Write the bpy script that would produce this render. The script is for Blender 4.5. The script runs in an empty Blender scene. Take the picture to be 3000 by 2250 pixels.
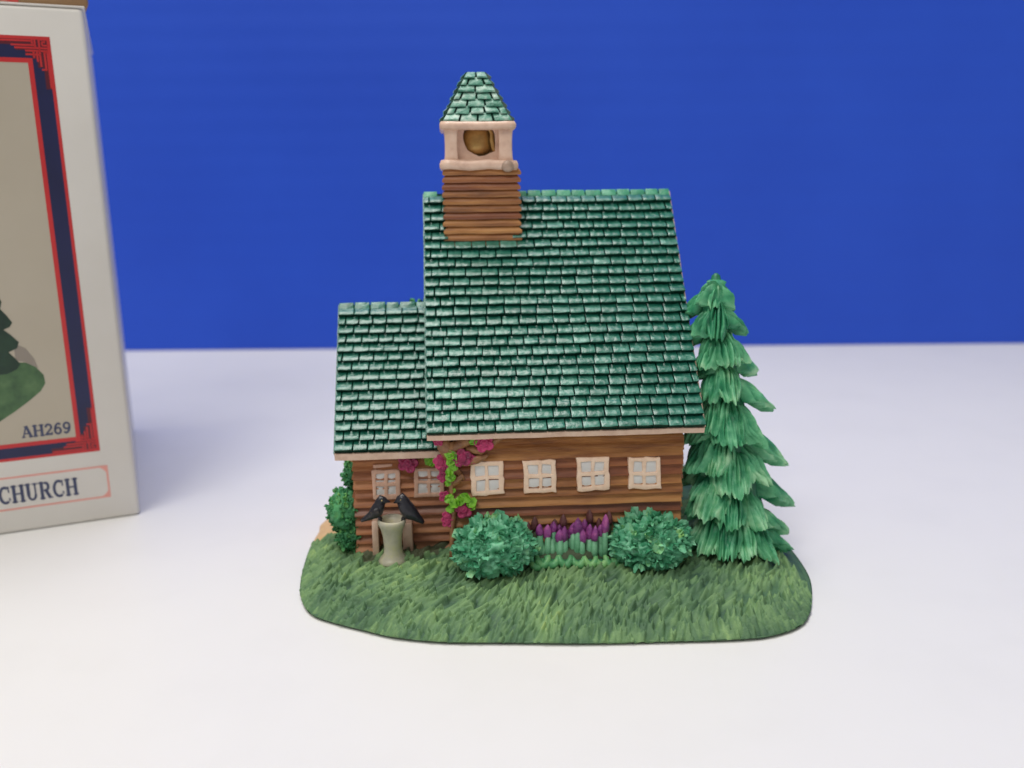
import bpy, bmesh, math, random
import numpy as np
from mathutils import Vector, Matrix, noise as mnoise

# ---------------------------------------------------------------- camera, light, exposure
# lengths in the code are centimetres; S turns them into metres
S = 0.01
F_PX, PITCH, ROLL, CAM_H = 2600.0, math.radians(13.4), math.radians(0.55), 8.5
scene = bpy.context.scene
col = scene.collection
cam_d = bpy.data.cameras.new('camera')
cam = bpy.data.objects.new('camera', cam_d)
col.objects.link(cam)
cam.location = (0, 0, CAM_H * S)
cam_rot = (Matrix.Rotation(math.pi / 2 - PITCH, 3, 'X') @ Matrix.Rotation(-ROLL, 3, 'Z'))
cam.rotation_euler = cam_rot.to_euler()
cam_d.sensor_width = 36.0
cam_d.lens = 36.0 * F_PX / 3000.0
cam_d.clip_start = 0.005
cam_d.clip_end = 20.0
cam_d.dof.use_dof = True
cam_d.dof.focus_distance = 17.2 * S
cam_d.dof.aperture_fstop = 15.0
scene.camera = cam

world = bpy.data.worlds.new('World')
scene.world = world
world.use_nodes = True
bg = world.node_tree.nodes['Background']
bg.inputs[0].default_value = (1.0, 0.98, 0.935, 1)
bg.inputs[1].default_value = 0.32


def area_light(name, loc, target, sx, sy, power, color):
    d = bpy.data.lights.new(name, 'AREA')
    d.shape = 'RECTANGLE'
    d.size, d.size_y, d.energy, d.color = sx, sy, power, color
    o = bpy.data.objects.new(name, d)
    col.objects.link(o)
    o.location = loc
    o.rotation_euler = (Vector(target) - Vector(loc)).to_track_quat('-Z', 'Y').to_euler()
    return o


area_light('ceiling_light', (-0.15, 0.27, 1.05), (-0.02, 0.2, 0), 0.62, 0.46, 7.7, (1.0, 0.965, 0.915))
area_light('ceiling_light', (-0.35, -0.50, 1.1), (0, 0.2, 0), 0.6, 0.3, 5.2, (1.0, 0.97, 0.93))

scene.view_settings.view_transform = 'Standard'
scene.view_settings.look = 'None'
scene.view_settings.exposure = 0.06
scene.view_settings.gamma = 1.0

rng = random.Random(7)
nrs = np.random.RandomState(5)
PI = math.pi


# ---------------------------------------------------------------- pixel -> ray helpers
def ray(px, py):
    d = Vector(((px - 1500.0) / F_PX, -(py - 1125.0) / F_PX, -1.0))
    return cam_rot @ d


CAMP = Vector((0, 0, CAM_H))


def hit(px, py, p0, n):
    d = ray(px, py)
    t = (Vector(p0) - CAMP).dot(n) / d.dot(n)
    return CAMP + d * t


YAW = math.radians(4.0)
ORG = Vector((0.55, 19.6, 0))
RZ = Matrix.Rotation(YAW, 3, 'Z')
RZi = RZ.inverted()


def to_loc(p): return RZi @ (Vector(p) - ORG)
def to_wld(p): return RZ @ Vector(p) + ORG


def hv(px, py, v):          # pixel on the figurine's local plane y = v
    return to_loc(hit(px, py, to_wld((0, v, 0)), RZ @ Vector((0, 1, 0))))


def hw(px, py, w):          # pixel on the level plane z = w
    return to_loc(hit(px, py, (0, 0, w), Vector((0, 0, 1))))


def hplane(px, py, p0, n):  # pixel on a tilted local plane
    return to_loc(hit(px, py, to_wld(p0), RZ @ Vector(n)))


# ---------------------------------------------------------------- materials
def srgb(r, g, b):
    f = lambda c: ((c / 255 + 0.055) / 1.055) ** 2.4 if c > 10 else c / 255 / 12.92
    return (f(r), f(g), f(b), 1)


def material(name, stops, scale=900, rough=0.5, bump=0.2, bump_scale=2500, stretch=(1, 1, 1), spec=0.5,
             coat=0.0, objrand=0.0, tint=None, metallic=0.0, detail=4.0, rough_var=0.0, sss=0.0, contrast=1.0):
    """noise driven paint: stops = list of linear colours; tint = name of a point attribute that shifts the mix"""
    m = bpy.data.materials.new(name)
    m.use_nodes = True
    nt = m.node_tree
    N, L = nt.nodes, nt.links
    b = N['Principled BSDF']
    geo = N.new('ShaderNodeNewGeometry')
    mp = N.new('ShaderNodeMapping')
    mp.inputs['Scale'].default_value = stretch
    L.new(geo.outputs['Position'], mp.inputs['Vector'])
    n1 = N.new('ShaderNodeTexNoise')
    n1.inputs['Scale'].default_value = scale
    n1.inputs['Detail'].default_value = detail
    n1.inputs['Roughness'].default_value = 0.6
    L.new(mp.outputs[0], n1.inputs['Vector'])
    fac = n1.outputs['Fac']

    def madd(sock, k, add_sock=None, add=0.0):
        q = N.new('ShaderNodeMath')
        q.operation = 'MULTIPLY_ADD'
        L.new(sock, q.inputs[0])
        q.inputs[1].default_value = k
        if add_sock is not None:
            L.new(add_sock, q.inputs[2])
        else:
            q.inputs[2].default_value = add
        return q.outputs[0]

    fac = madd(fac, 1.6 * contrast, None, 0.5 - 0.8 * contrast)
    if objrand:
        oi = N.new('ShaderNodeObjectInfo')
        r = madd(oi.outputs['Random'], objrand, None, -objrand / 2)
        fac = madd(fac, 1.0, r)
    if tint:
        at = N.new('ShaderNodeAttribute')
        at.attribute_name = tint
        r = madd(at.outputs['Fac'], 1.0, None, -0.5)
        fac = madd(fac, 1.0, r)
    cr = N.new('ShaderNodeValToRGB')
    e = cr.color_ramp.elements
    k = len(stops)
    e[0].position, e[0].color = 0.0, stops[0]
    e[1].position, e[1].color = 1.0, stops[-1]
    for i in range(1, k - 1):
        x = e.new(i / (k - 1))
        x.color = stops[i]
    L.new(fac, cr.inputs[0])
    L.new(cr.outputs[0], b.inputs['Base Color'])
    b.inputs['Roughness'].default_value = rough
    b.inputs['Specular IOR Level'].default_value = spec
    b.inputs['Coat Weight'].default_value = coat
    b.inputs['Coat Roughness'].default_value = 0.25
    b.inputs['Metallic'].default_value = metallic
    if rough_var:
        L.new(madd(n1.outputs['Fac'], rough_var, None, rough - rough_var / 2), b.inputs['Roughness'])
    if sss:
        b.inputs['Subsurface Weight'].default_value = sss
        b.inputs['Subsurface Radius'].default_value = (0.0006, 0.0005, 0.0004)
        b.inputs['Subsurface Scale'].default_value = 1.0
    if bump:
        n2 = N.new('ShaderNodeTexNoise')
        n2.inputs['Scale'].default_value = bump_scale
        n2.inputs['Detail'].default_value = 5
        L.new(mp.outputs[0], n2.inputs['Vector'])
        bp = N.new('ShaderNodeBump')
        bp.inputs['Strength'].default_value = bump
        bp.inputs['Distance'].default_value = 0.0003
        L.new(n2.outputs['Fac'], bp.inputs['Height'])
        L.new(bp.outputs[0], b.inputs['Normal'])
    return m


M = {}
M['table'] = material('table_white', [(0.745, 0.74, 0.72, 1), (0.79, 0.785, 0.77, 1), (0.80, 0.795, 0.78, 1)], scale=40, rough=0.42, bump=0.03, bump_scale=300, spec=0.4, detail=9.0, rough_var=0.12, contrast=0.5)
M['backdrop'] = material('backdrop_blue', [srgb(32, 77, 198), srgb(38, 85, 208)], scale=14, rough=0.5, bump=0.0, spec=0.35)
M['roof'] = material('roof_green', [srgb(14, 86, 70), srgb(30, 110, 91), srgb(92, 156, 138)], scale=700, stretch=(1, 1, 1.6), rough=0.32, bump=0.6, bump_scale=1000, coat=0.2, objrand=0.45, spec=0.85, rough_var=0.2)
M['roof_slab'] = material('roof_slab_green', [srgb(6, 44, 34), srgb(8, 58, 45)], scale=500, rough=0.85, bump=0.3, spec=0.15)
M['butt'] = material('butt_shaded_green', [srgb(5, 48, 37), srgb(8, 64, 49)], scale=600, rough=0.45, bump=0.3, spec=0.4)  # shingle ends without dry-brushing, darkened further to paint in the course shadows
M['spire'] = material('spire_green', [srgb(30, 104, 82), srgb(96, 158, 136), srgb(186, 210, 196)], scale=520, stretch=(1, 1, 1.6), rough=0.38, bump=0.6, bump_scale=1500, objrand=0.3, coat=0.2, contrast=1.3)
M['ridge'] = material('ridge_green', [srgb(34, 116, 88), srgb(70, 152, 118), srgb(126, 192, 160)], scale=500, rough=0.4, bump=0.4, objrand=0.4)
M['board'] = material('board_brown', [srgb(104, 64, 38), srgb(150, 96, 52), srgb(182, 126, 70), srgb(198, 146, 88)], scale=260, stretch=(0.35, 1, 3.2), rough=0.42, bump=0.35, bump_scale=900, objrand=0.35, coat=0.1)
M['board_red'] = material('board_red_brown', [srgb(92, 48, 34), srgb(134, 76, 44), srgb(168, 108, 60)], scale=260, stretch=(0.35, 1, 3.0), rough=0.36, bump=0.35, bump_scale=900, objrand=0.3, coat=0.25)
M['board_annex'] = material('board_orange', [srgb(124, 72, 46), srgb(174, 112, 70), srgb(204, 146, 98)], scale=240, stretch=(0.4, 1, 3.0), rough=0.5, bump=0.35, bump_scale=900, objrand=0.4)  # annex boards, a paler orange brown than the main wall
M['core'] = material('core_brown', [srgb(60, 34, 24), srgb(84, 50, 34)], scale=300, rough=0.6)
M['cream'] = material('cream_pink', [srgb(196, 160, 142), srgb(224, 190, 168), srgb(236, 208, 188)], scale=420, rough=0.36, bump=0.25, bump_scale=1100, coat=0.15, contrast=0.9)
M['cream2'] = material('window_cream', [srgb(226, 190, 164), srgb(246, 214, 188), srgb(250, 224, 202)], scale=700, rough=0.45, bump=0.35, bump_scale=1600)
M['pane'] = material('pane_grey', [srgb(208, 206, 205), srgb(228, 226, 223)], scale=350, rough=0.3, bump=0.12, bump_scale=900)
M['gold'] = material('bell_gold', [srgb(120, 88, 50), srgb(176, 136, 76), srgb(206, 172, 104)], scale=420, rough=0.38, bump=0.4, bump_scale=800, metallic=0.3)
M['grass'] = material('grass_green', [srgb(56, 86, 68), srgb(86, 120, 84), srgb(120, 154, 102), srgb(170, 194, 112)], scale=110, rough=0.62, bump=0.35, bump_scale=2500, tint='tint', spec=0.35, contrast=0.8)
M['ground'] = material('mound_green', [srgb(62, 92, 68), srgb(86, 122, 80)], scale=300, rough=0.6, bump=0.5, bump_scale=1600)
M['rim'] = material('mound_rim_green', [srgb(36, 62, 46), srgb(52, 88, 58)], scale=300, rough=0.5, bump=0.3)
M['path'] = material('path_tan', [srgb(196, 158, 104), srgb(222, 188, 136)], scale=300, rough=0.5, bump=0.3)
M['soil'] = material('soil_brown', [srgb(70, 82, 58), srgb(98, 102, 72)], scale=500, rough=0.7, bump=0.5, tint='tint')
M['leaf'] = material('bush_green', [srgb(40, 116, 82), srgb(72, 154, 114), srgb(122, 194, 154), srgb(158, 204, 112)], scale=260, rough=0.45, bump=0.3, bump_scale=1500, objrand=0.5, contrast=0.8)
M['leaf_dark'] = material('bush_core_green', [srgb(30, 92, 64), srgb(58, 130, 92)], scale=500, rough=0.6, bump=0.6)
M['leaf_back'] = material('shrub_green', [srgb(40, 110, 70), srgb(74, 152, 96), srgb(130, 190, 100)], scale=240, rough=0.6, bump=0.5, bump_scale=1500, tint='tint')
M['pine'] = material('pine_green', [srgb(18, 98, 68), srgb(50, 138, 96), srgb(100, 178, 130), srgb(164, 216, 170)], scale=330, rough=0.46, bump=0.35, bump_scale=1500, objrand=0.3, tint='tint', contrast=0.7)
M['stem'] = material('stem_green', [srgb(78, 150, 108), srgb(142, 202, 162)], scale=500, rough=0.5, bump=0.3, objrand=0.4)
M['bed_leaf'] = material('bed_leaf_green', [srgb(36, 108, 72), srgb(92, 164, 108), srgb(150, 198, 120)], scale=420, rough=0.45, bump=0.3, objrand=0.4)
M['purple'] = material('flower_purple', [srgb(104, 44, 104), srgb(152, 72, 146), srgb(200, 104, 164)], scale=900, rough=0.4, bump=0.8, bump_scale=2200, objrand=0.5)
M['purple_brown'] = material('bud_brown', [srgb(84, 52, 46), srgb(120, 70, 76)], scale=900, rough=0.5, bump=0.6, objrand=0.4)
M['magenta'] = material('flower_magenta', [srgb(112, 30, 66), srgb(172, 44, 96), srgb(206, 62, 118)], scale=700, rough=0.38, bump=0.5, bump_scale=1800, objrand=0.5)
M['lime'] = material('leaf_lime', [srgb(74, 132, 34), srgb(118, 182, 48), srgb(150, 208, 66)], scale=600, rough=0.45, bump=0.5, bump_scale=1600, objrand=0.3)
M['bark'] = material('vine_bark', [srgb(96, 60, 42), srgb(150, 104, 68), srgb(190, 142, 94)], scale=420, rough=0.45, bump=0.6, bump_scale=1200, coat=0.15)
M['stone'] = material('birdbath_stone', [srgb(152, 148, 132), srgb(182, 178, 158), srgb(200, 196, 132)], scale=260, rough=0.4, bump=0.2, bump_scale=900, coat=0.1)
M['crow'] = material('crow_black', [srgb(26, 26, 33), srgb(40, 40, 50)], scale=600, rough=0.3, bump=0.4, bump_scale=1600)
M['crow_wing'] = material('crow_wing_flecked', [srgb(20, 20, 26), srgb(26, 25, 30), srgb(40, 38, 40), srgb(168, 146, 112)], scale=1500, rough=0.35, bump=0.5, bump_scale=1800, contrast=1.1)
M['eye'] = material('eye_gold', [srgb(160, 140, 90), srgb(190, 170, 120)], rough=0.2, bump=0)
M['post'] = material('post_pink', [srgb(204, 160, 136), srgb(232, 190, 166)], scale=500, stretch=(2, 2, 0.5), rough=0.5, bump=0.3)
M['card'] = material('carton_white', [srgb(220, 216, 209), srgb(228, 225, 219)], scale=60, rough=0.42, bump=0.06, bump_scale=700, spec=0.4)
M['print_grey'] = material('print_grey', [srgb(178, 168, 150), srgb(190, 181, 164)], scale=28, rough=0.35, bump=0.03, bump_scale=700)
M['print_shadow'] = material('print_shadow', [srgb(140, 130, 120), srgb(152, 144, 132)], scale=40, rough=0.35, bump=0)
M['navy'] = material('print_navy', [srgb(22, 26, 66), srgb(28, 34, 82)], scale=80, rough=0.35, bump=0.03)
M['maroon'] = material('print_maroon', [srgb(84, 18, 34), srgb(96, 24, 40)], scale=80, rough=0.35, bump=0)
M['red'] = material('print_red', [srgb(190, 38, 44), srgb(204, 50, 52)], scale=80, rough=0.35, bump=0.03)
M['pink'] = material('print_pink', [srgb(222, 150, 140), srgb(230, 166, 154)], scale=80, rough=0.35, bump=0)
M['ink'] = material('print_ink', [srgb(58, 66, 98), srgb(68, 76, 106)], scale=80, rough=0.4, bump=0)
M['print_green'] = material('print_green', [srgb(34, 62, 44), srgb(70, 104, 66), srgb(96, 128, 84)], scale=260, rough=0.35, bump=0)
M['print_pine'] = material('print_pine', [srgb(16, 40, 32), srgb(34, 66, 46)], scale=300, rough=0.35, bump=0)
M['kraft'] = material('carton_kraft', [srgb(150, 116, 80), srgb(176, 140, 100)], scale=120, rough=0.6, bump=0.15, bump_scale=900)
M['red_print'] = material('carton_red_print', [srgb(200, 50, 52), srgb(214, 80, 74), srgb(226, 190, 176)], scale=420, rough=0.4, bump=0, contrast=1.2)
M['blob'] = material('paint_spot', [srgb(120, 104, 92), srgb(206, 176, 156)], scale=520, rough=0.35, bump=0.3)

# flutes of the corrugated backdrop sheet as fine relief
_nt = M['backdrop'].node_tree
_w = _nt.nodes.new('ShaderNodeTexWave')
_w.bands_direction = 'Z'
_w.inputs['Scale'].default_value = 30
_w.inputs['Distortion'].default_value = 0.3
_b = _nt.nodes.new('ShaderNodeBump')
_b.inputs['Strength'].default_value = 0.06
_b.inputs['Distance'].default_value = 0.001
_g = _nt.nodes.new('ShaderNodeNewGeometry')
_nt.links.new(_g.outputs['Position'], _w.inputs['Vector'])
_nt.links.new(_w.outputs['Fac'], _b.inputs['Height'])
_nt.links.new(_b.outputs[0], _nt.nodes['Principled BSDF'].inputs['Normal'])


# ---------------------------------------------------------------- mesh builder
class MB:
    def __init__(self):
        self.v, self.f, self.t = [], [], []

    def add(self, verts, faces, tint=0.5):
        o = len(self.v)
        self.v.extend([tuple(p) for p in verts])
        self.f.extend([tuple(i + o for i in f) for f in faces])
        self.t.extend([tint] * len(verts) if not isinstance(tint, (list, tuple)) else tint)
        return o

    def box(self, x0, x1, y0, y1, z0, z1):
        self.add([(x0, y0, z0), (x1, y0, z0), (x1, y1, z0), (x0, y1, z0), (x0, y0, z1), (x1, y0, z1), (x1, y1, z1), (x0, y1, z1)],
                 [(0, 3, 2, 1), (4, 5, 6, 7), (0, 1, 5, 4), (1, 2, 6, 5), (2, 3, 7, 6), (3, 0, 4, 7)])
        return self

    def prism(self, poly, axis, a0, a1):
        """poly = 2D outline (counter-clockwise), extruded along axis 'x','y','z' from a0 to a1"""
        n = len(poly)
        mk = {'x': lambda p, a: (a, p[0], p[1]), 'y': lambda p, a: (p[0], a, p[1]), 'z': lambda p, a: (p[0], p[1], a)}[axis]
        v = [mk(p, a0) for p in poly] + [mk(p, a1) for p in poly]
        f = [tuple(range(n))[::-1], tuple(range(n, 2 * n))] + [(i, (i + 1) % n, n + (i + 1) % n, n + i) for i in range(n)]
        self.add(v, f)
        return self

    def lathe(self, prof, c, n=24, wob=0.0, seed=0, sx=1.0, sy=1.0):
        r_ = random.Random(seed)
        ph = [r_.uniform(0, 6) for _ in range(4)]
        v, f = [], []
        k = len(prof)
        for j, (r, z) in enumerate(prof):
            for i in range(n):
                a = 2 * PI * i / n
                q = r * (1 + wob * (math.sin(2 * a + ph[0] + z * 3) + 0.6 * math.sin(3 * a + ph[1] - z * 5)))
                v.append((c[0] + q * sx * math.cos(a), c[1] + q * sy * math.sin(a), c[2] + z))
        for j in range(k - 1):
            for i in range(n):
                f.append((j * n + i, j * n + (i + 1) % n, (j + 1) * n + (i + 1) % n, (j + 1) * n + i))
        f.append(tuple(range(n))[::-1])
        f.append(tuple((k - 1) * n + i for i in range(n)))
        self.add(v, f)
        return self

    def sweep(self, pts, rad, n=12, flat=None):
        """tube along pts; rad = list of radii or (r_side, r_up)"""
        pts = [Vector(p) for p in pts]
        v, f = [], []
        ref = Vector(flat) if flat is not None else Vector((0.13, 0.97, 0.21))
        for i, p in enumerate(pts):
            t = (pts[min(i + 1, len(pts) - 1)] - pts[max(i - 1, 0)]).normalized()
            s = ref - t * ref.dot(t)
            s.normalize()
            u = t.cross(s)
            r = rad[i] if isinstance(rad[i], (tuple, list)) else (rad[i], rad[i])
            for k in range(n):
                a = 2 * PI * k / n
                v.append(p + s * (r[0] * math.cos(a)) + u * (r[1] * math.sin(a)))
        m = len(pts)
        for i in range(m - 1):
            for k in range(n):
                f.append((i * n + k, i * n + (k + 1) % n, (i + 1) * n + (k + 1) % n, (i + 1) * n + k))
        f.append(tuple(range(n))[::-1])
        f.append(tuple((m - 1) * n + k for k in range(n)))
        self.add(v, f)
        return self

    def mesh(self, name, mat, smooth=True, bevel=0.0, jitter=0.0, sharp=None, mat2=None, up=None):
        me = bpy.data.meshes.new(name)
        vs = self.v
        if jitter:
            vs = [Vector(p) + mnoise.noise_vector(Vector(p) * 2.3) * jitter for p in vs]
        me.from_pydata([(p[0] * S, p[1] * S, p[2] * S) for p in vs], [], self.f)
        bm = bmesh.new()
        bm.from_mesh(me)
        bmesh.ops.recalc_face_normals(bm, faces=bm.faces)
        if bevel:
            es = [e for e in bm.edges if len(e.link_faces) == 2 and e.calc_face_angle(0) > 0.6]
            bmesh.ops.bevel(bm, geom=es, offset=bevel * S, segments=2, profile=0.5, affect='EDGES', clamp_overlap=True)
        bm.to_mesh(me)
        bm.free()
        if len(self.t) == len(me.vertices) and min(self.t) != max(self.t):
            a = me.attributes.new('tint', 'FLOAT', 'POINT')
            a.data.foreach_set('value', np.array(self.t, dtype=np.float32))
        if mat is not None:
            me.materials.append(mat if not isinstance(mat, str) else M[mat])
            if mat2 is not None:      # deeper green on the tile edges, with shade painted in (faces added from index 'up' of each period)
                me.materials.append(M[mat2])
                per, first = up
                for p in me.polygons:
                    p.material_index = 1 if (p.index % per) >= first else 0
        if smooth:
            me.polygons.foreach_set('use_smooth', [True] * len(me.polygons))
            if sharp:
                me.set_sharp_from_angle(angle=math.radians(sharp))
        return me

    def build(self, name, mat, parent, **k):
        return link(name, self.mesh(name, mat, **k), parent)


def link(name, me, parent, loc=None, mat=None):
    o = bpy.data.objects.new(name, me)
    col.objects.link(o)
    o.parent = parent
    if mat is not None:
        o.matrix_local = mat
    elif loc is not None:
        o.location = Vector(loc) * S
    return o


def empty(name, loc, rz=0.0, parent=None):
    o = bpy.data.objects.new(name, None)
    col.objects.link(o)
    o.empty_display_size = 0.01
    o.location = Vector(loc) * S
    o.rotation_euler = (0, 0, rz)
    o.parent = parent
    return o


def frame(ex, ey, ez, p):
    return Matrix(((ex[0], ey[0], ez[0], p[0] * S), (ex[1], ey[1], ez[1], p[1] * S), (ex[2], ey[2], ez[2], p[2] * S), (0, 0, 0, 1)))


def smoothstep(a, b, x):
    t = max(0.0, min(1.0, (x - a) / (b - a)))
    return t * t * (3 - 2 * t)


# ---------------------------------------------------------------- setting
EDGE_Y = hit(1500, 1019, (0, 0, 0), Vector((0, 0, 1))).y
mb = MB(); mb.box(-85, 85, -45, EDGE_Y + 30, -2.5, 0.0)
tb = mb.build('table_top', 'table', None, smooth=False)
tb['kind'] = 'structure'; tb['label'] = 'white table top under the figurine and cartons'
mb = MB(); mb.box(-85, 85, EDGE_Y, EDGE_Y + 0.5, 0.02, 75)
bd = mb.build('backdrop', 'backdrop', None, smooth=False)
bd['kind'] = 'structure'; bd['label'] = 'plain blue corrugated sheet standing behind the table'
tw = math.radians(-0.4)
bd.rotation_euler = (0, 0, tw)

# ---------------------------------------------------------------- the figurine
fig = empty('church_figurine', ORG, YAW)
fig['label'] = 'painted miniature log church with green shingled roof, bell tower and grass base'
fig['category'] = 'figurine'

# --- grass mound -------------------------------------------------
front_px = [(882, 1702), (886, 1760), (915, 1800), (980, 1824), (1067, 1846), (1154, 1866), (1298, 1880), (1501, 1882), (1718, 1884),
            (1935, 1879), (2152, 1873), (2260, 1862), (2340, 1835), (2369, 1800), (2377, 1752), (2371, 1695), (2340, 1640), (2300, 1590)]
out = [hw(x, y, 0.06) for x, y in front_px]
rgt, lft = out[-1], hw(905, 1610, 0.1)
out += [Vector((rgt.x + 0.05, 0.2, 0)), Vector((rgt.x + 0.1, 2.0, 0)), Vector((rgt.x - 0.3, 4.2, 0)), Vector((2.2, 5.5, 0)), Vector((-1.5, 5.6, 0)),
        Vector((-3.6, 4.4, 0)), Vector((hw(960, 1515, 0.1).x, 1.6, 0)), Vector((hw(935, 1555, 0.1).x, hw(935, 1555, 0.1).y, 0)), Vector((lft.x, lft.y, 0))]
CEN = Vector((0.0, 0.0))


def catmull(P, per):
    n, res = len(P), []
    for i in range(n):
        a, b, c, d = P[i - 1], P[i], P[(i + 1) % n], P[(i + 2) % n]
        for k in range(per):
            t = k / per
            res.append(0.5 * ((2 * b) + (c - a) * t + (2 * a - 5 * b + 4 * c - d) * t * t + (3 * b - a - 3 * c + d) * t ** 3))
    return res


crv = catmull([Vector((p.x, p.y)) for p in out], 8)
ang = np.unwrap(np.array([math.atan2(p.y, p.x) for p in crv]))
radv = np.array([p.length for p in crv])
if ang[-1] < ang[0]:
    ang, radv = ang[::-1], radv[::-1]
o_ = np.argsort(ang)
ang, radv = ang[o_], radv[o_]
ang_w = np.concatenate([ang - 2 * PI, ang, ang + 2 * PI])
rad_w = np.concatenate([radv, radv, radv])


def orad(a): return float(np.interp(a, ang_w, rad_w)) if True else 0


def mound_h(t): return 0.10 + 0.50 * max(0.0, 1 - t ** 4.2) ** 0.8


def ground(u, v):
    r = math.hypot(u, v)
    t = min(1.0, r / orad(math.atan2(v, u)))
    return mound_h(t) + 0.03 * mnoise.noise(Vector((u * 1.3, v * 1.3, 0)))


NA = 220
ts = [1.0, 0.985, 0.965, 0.94, 0.91, 0.88, 0.84, 0.8, 0.74, 0.68, 0.6, 0.5, 0.35, 0.18]
is_path = lambda a, t: (2.55 < a < 3.12) and t > 0.72
V, Fm, Fp = [], [], []
for a_i in range(NA):      # foot ring on the table and side ring
    a = 2 * PI * a_i / NA - PI
    r = orad(a)
    V.append((r * 0.965 * math.cos(a), r * 0.965 * math.sin(a), 0.0))
for a_i in range(NA):
    a = 2 * PI * a_i / NA - PI
    r = orad(a) * (1 + 0.004 * mnoise.noise(Vector((math.cos(a) * 9, math.sin(a) * 9, 0))))
    V.append((r * math.cos(a), r * math.sin(a), 0.055))
for t in ts:
    for a_i in range(NA):
        a = 2 * PI * a_i / NA - PI
        r = orad(a) * t
        u, v = r * math.cos(a), r * math.sin(a)
        V.append((u * 0.997, v * 0.997, mound_h(t) - (0.0 if is_path(a, t) else min(0.25, mound_h(t) - 0.06)) + 0.03 * mnoise.noise(Vector((u * 1.3, v * 1.3, 0)))))
V.append((0, 0, mound_h(0)))
rings = len(ts) + 2
for k in range(rings - 1):
    for i in range(NA):
        a = 2 * PI * i / NA - PI
        t = ts[max(0, k - 2)]
        q = (k * NA + i, k * NA + (i + 1) % NA, (k + 1) * NA + (i + 1) % NA, (k + 1) * NA + i)
        (Fp if is_path(a, t) else Fm).append(q)
for i in range(NA):
    Fm.append(((rings - 1) * NA + i, (rings - 1) * NA + (i + 1) % NA, len(V) - 1))
Fm.append(tuple(range(NA))[::-1])
mb = MB(); mb.add(V, Fm)
base = mb.build('base', 'ground', fig)
mb = MB(); mb.add(V, Fp)
pth = mb.build('path', 'path', fig)
pth['label'] = 'smooth tan patch at the left edge of the base'
bm = bmesh.new(); bm.from_mesh(pth.data)
bmesh.ops.delete(bm, geom=[v for v in bm.verts if not v.link_faces], context='VERTS')
bm.to_mesh(pth.data); bm.free()

# --- frame of the building ---------------------------------------
PITCH_R = math.radians(52)
UP = Vector((0, math.cos(PITCH_R), math.sin(PITCH_R)))
NR = Vector((0, -math.sin(PITCH_R), math.cos(PITCH_R)))
e_w = hit(1655, 1262, (0, 17.25, 0), Vector((0, 1, 0)))
EAVE = to_loc(e_w)                       # a point on the front eave line
VE, WE = EAVE.y, EAVE.z
q = lambda x, y: hplane(x, y, EAVE, NR)
tl, tr, bl, br = q(1245, 572), q(1958, 557), q(1245, 1268), q(2065, 1248)
UL, UR = (tl.x + bl.x) / 2, (tr.x + br.x) / 2
LR = ((tl - EAVE).dot(UP) + (tr - EAVE).dot(UP)) / 2      # slope length
RIDGE_V, RIDGE_W = VE + LR * UP.y, WE + LR * UP.z
VW = VE + 0.42                            # plane of the main front wall
WL, WR = hv(1328, 1420, VW).x, hv(1990, 1400, VW).x
DEPTH = 2 * (RIDGE_V - VW)
WB = 0.45                                 # wall foot, just inside the mound
print('roof', UL, UR, tl.x, bl.x, tr.x, br.x, 'LR', LR, 'eave', VE, WE, 'ridge', RIDGE_V, RIDGE_W, 'walls', WL, WR, VW)

VAW = VW + 0.75                           # annex wall plane
VAE = VAW - 0.42
AE = hv(980, 1328, VAE)                   # annex eave corner (underside of the tiles)
AEW = AE.z
qa = lambda x, y: hplane(x, y, Vector((0, VAE, AEW)), NR)
atl, abl = qa(995, 895), qa(978, 1322)
AUL = (atl.x + abl.x) / 2
ALR = (atl - Vector((atl.x, VAE, AEW))).dot(UP)
AUR = WL - 0.02
ARV, ARW = VAE + ALR * UP.y, AEW + ALR * UP.z
AWL = hv(1044, 1450, VAW).x
print('annex', AUL, atl.x, abl.x, 'LR', ALR, 'ridge', ARV, ARW, 'wallL', AWL, 'eave', AEW)


def gable_core(u0, u1, v0, v1, z0, ztop_eave_v, ev, ew, ridge_v, ridge_w):
    """pentagonal prism that stays under the roof planes"""
    k = math.tan(PITCH_R)
    zf = ew + (v0 - ev) * k - 0.14
    zr = ridge_w - 0.18
    return [(v0, z0), (v1, z0), (v1, zf), (ridge_v, zr), (v0, zf)]


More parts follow.
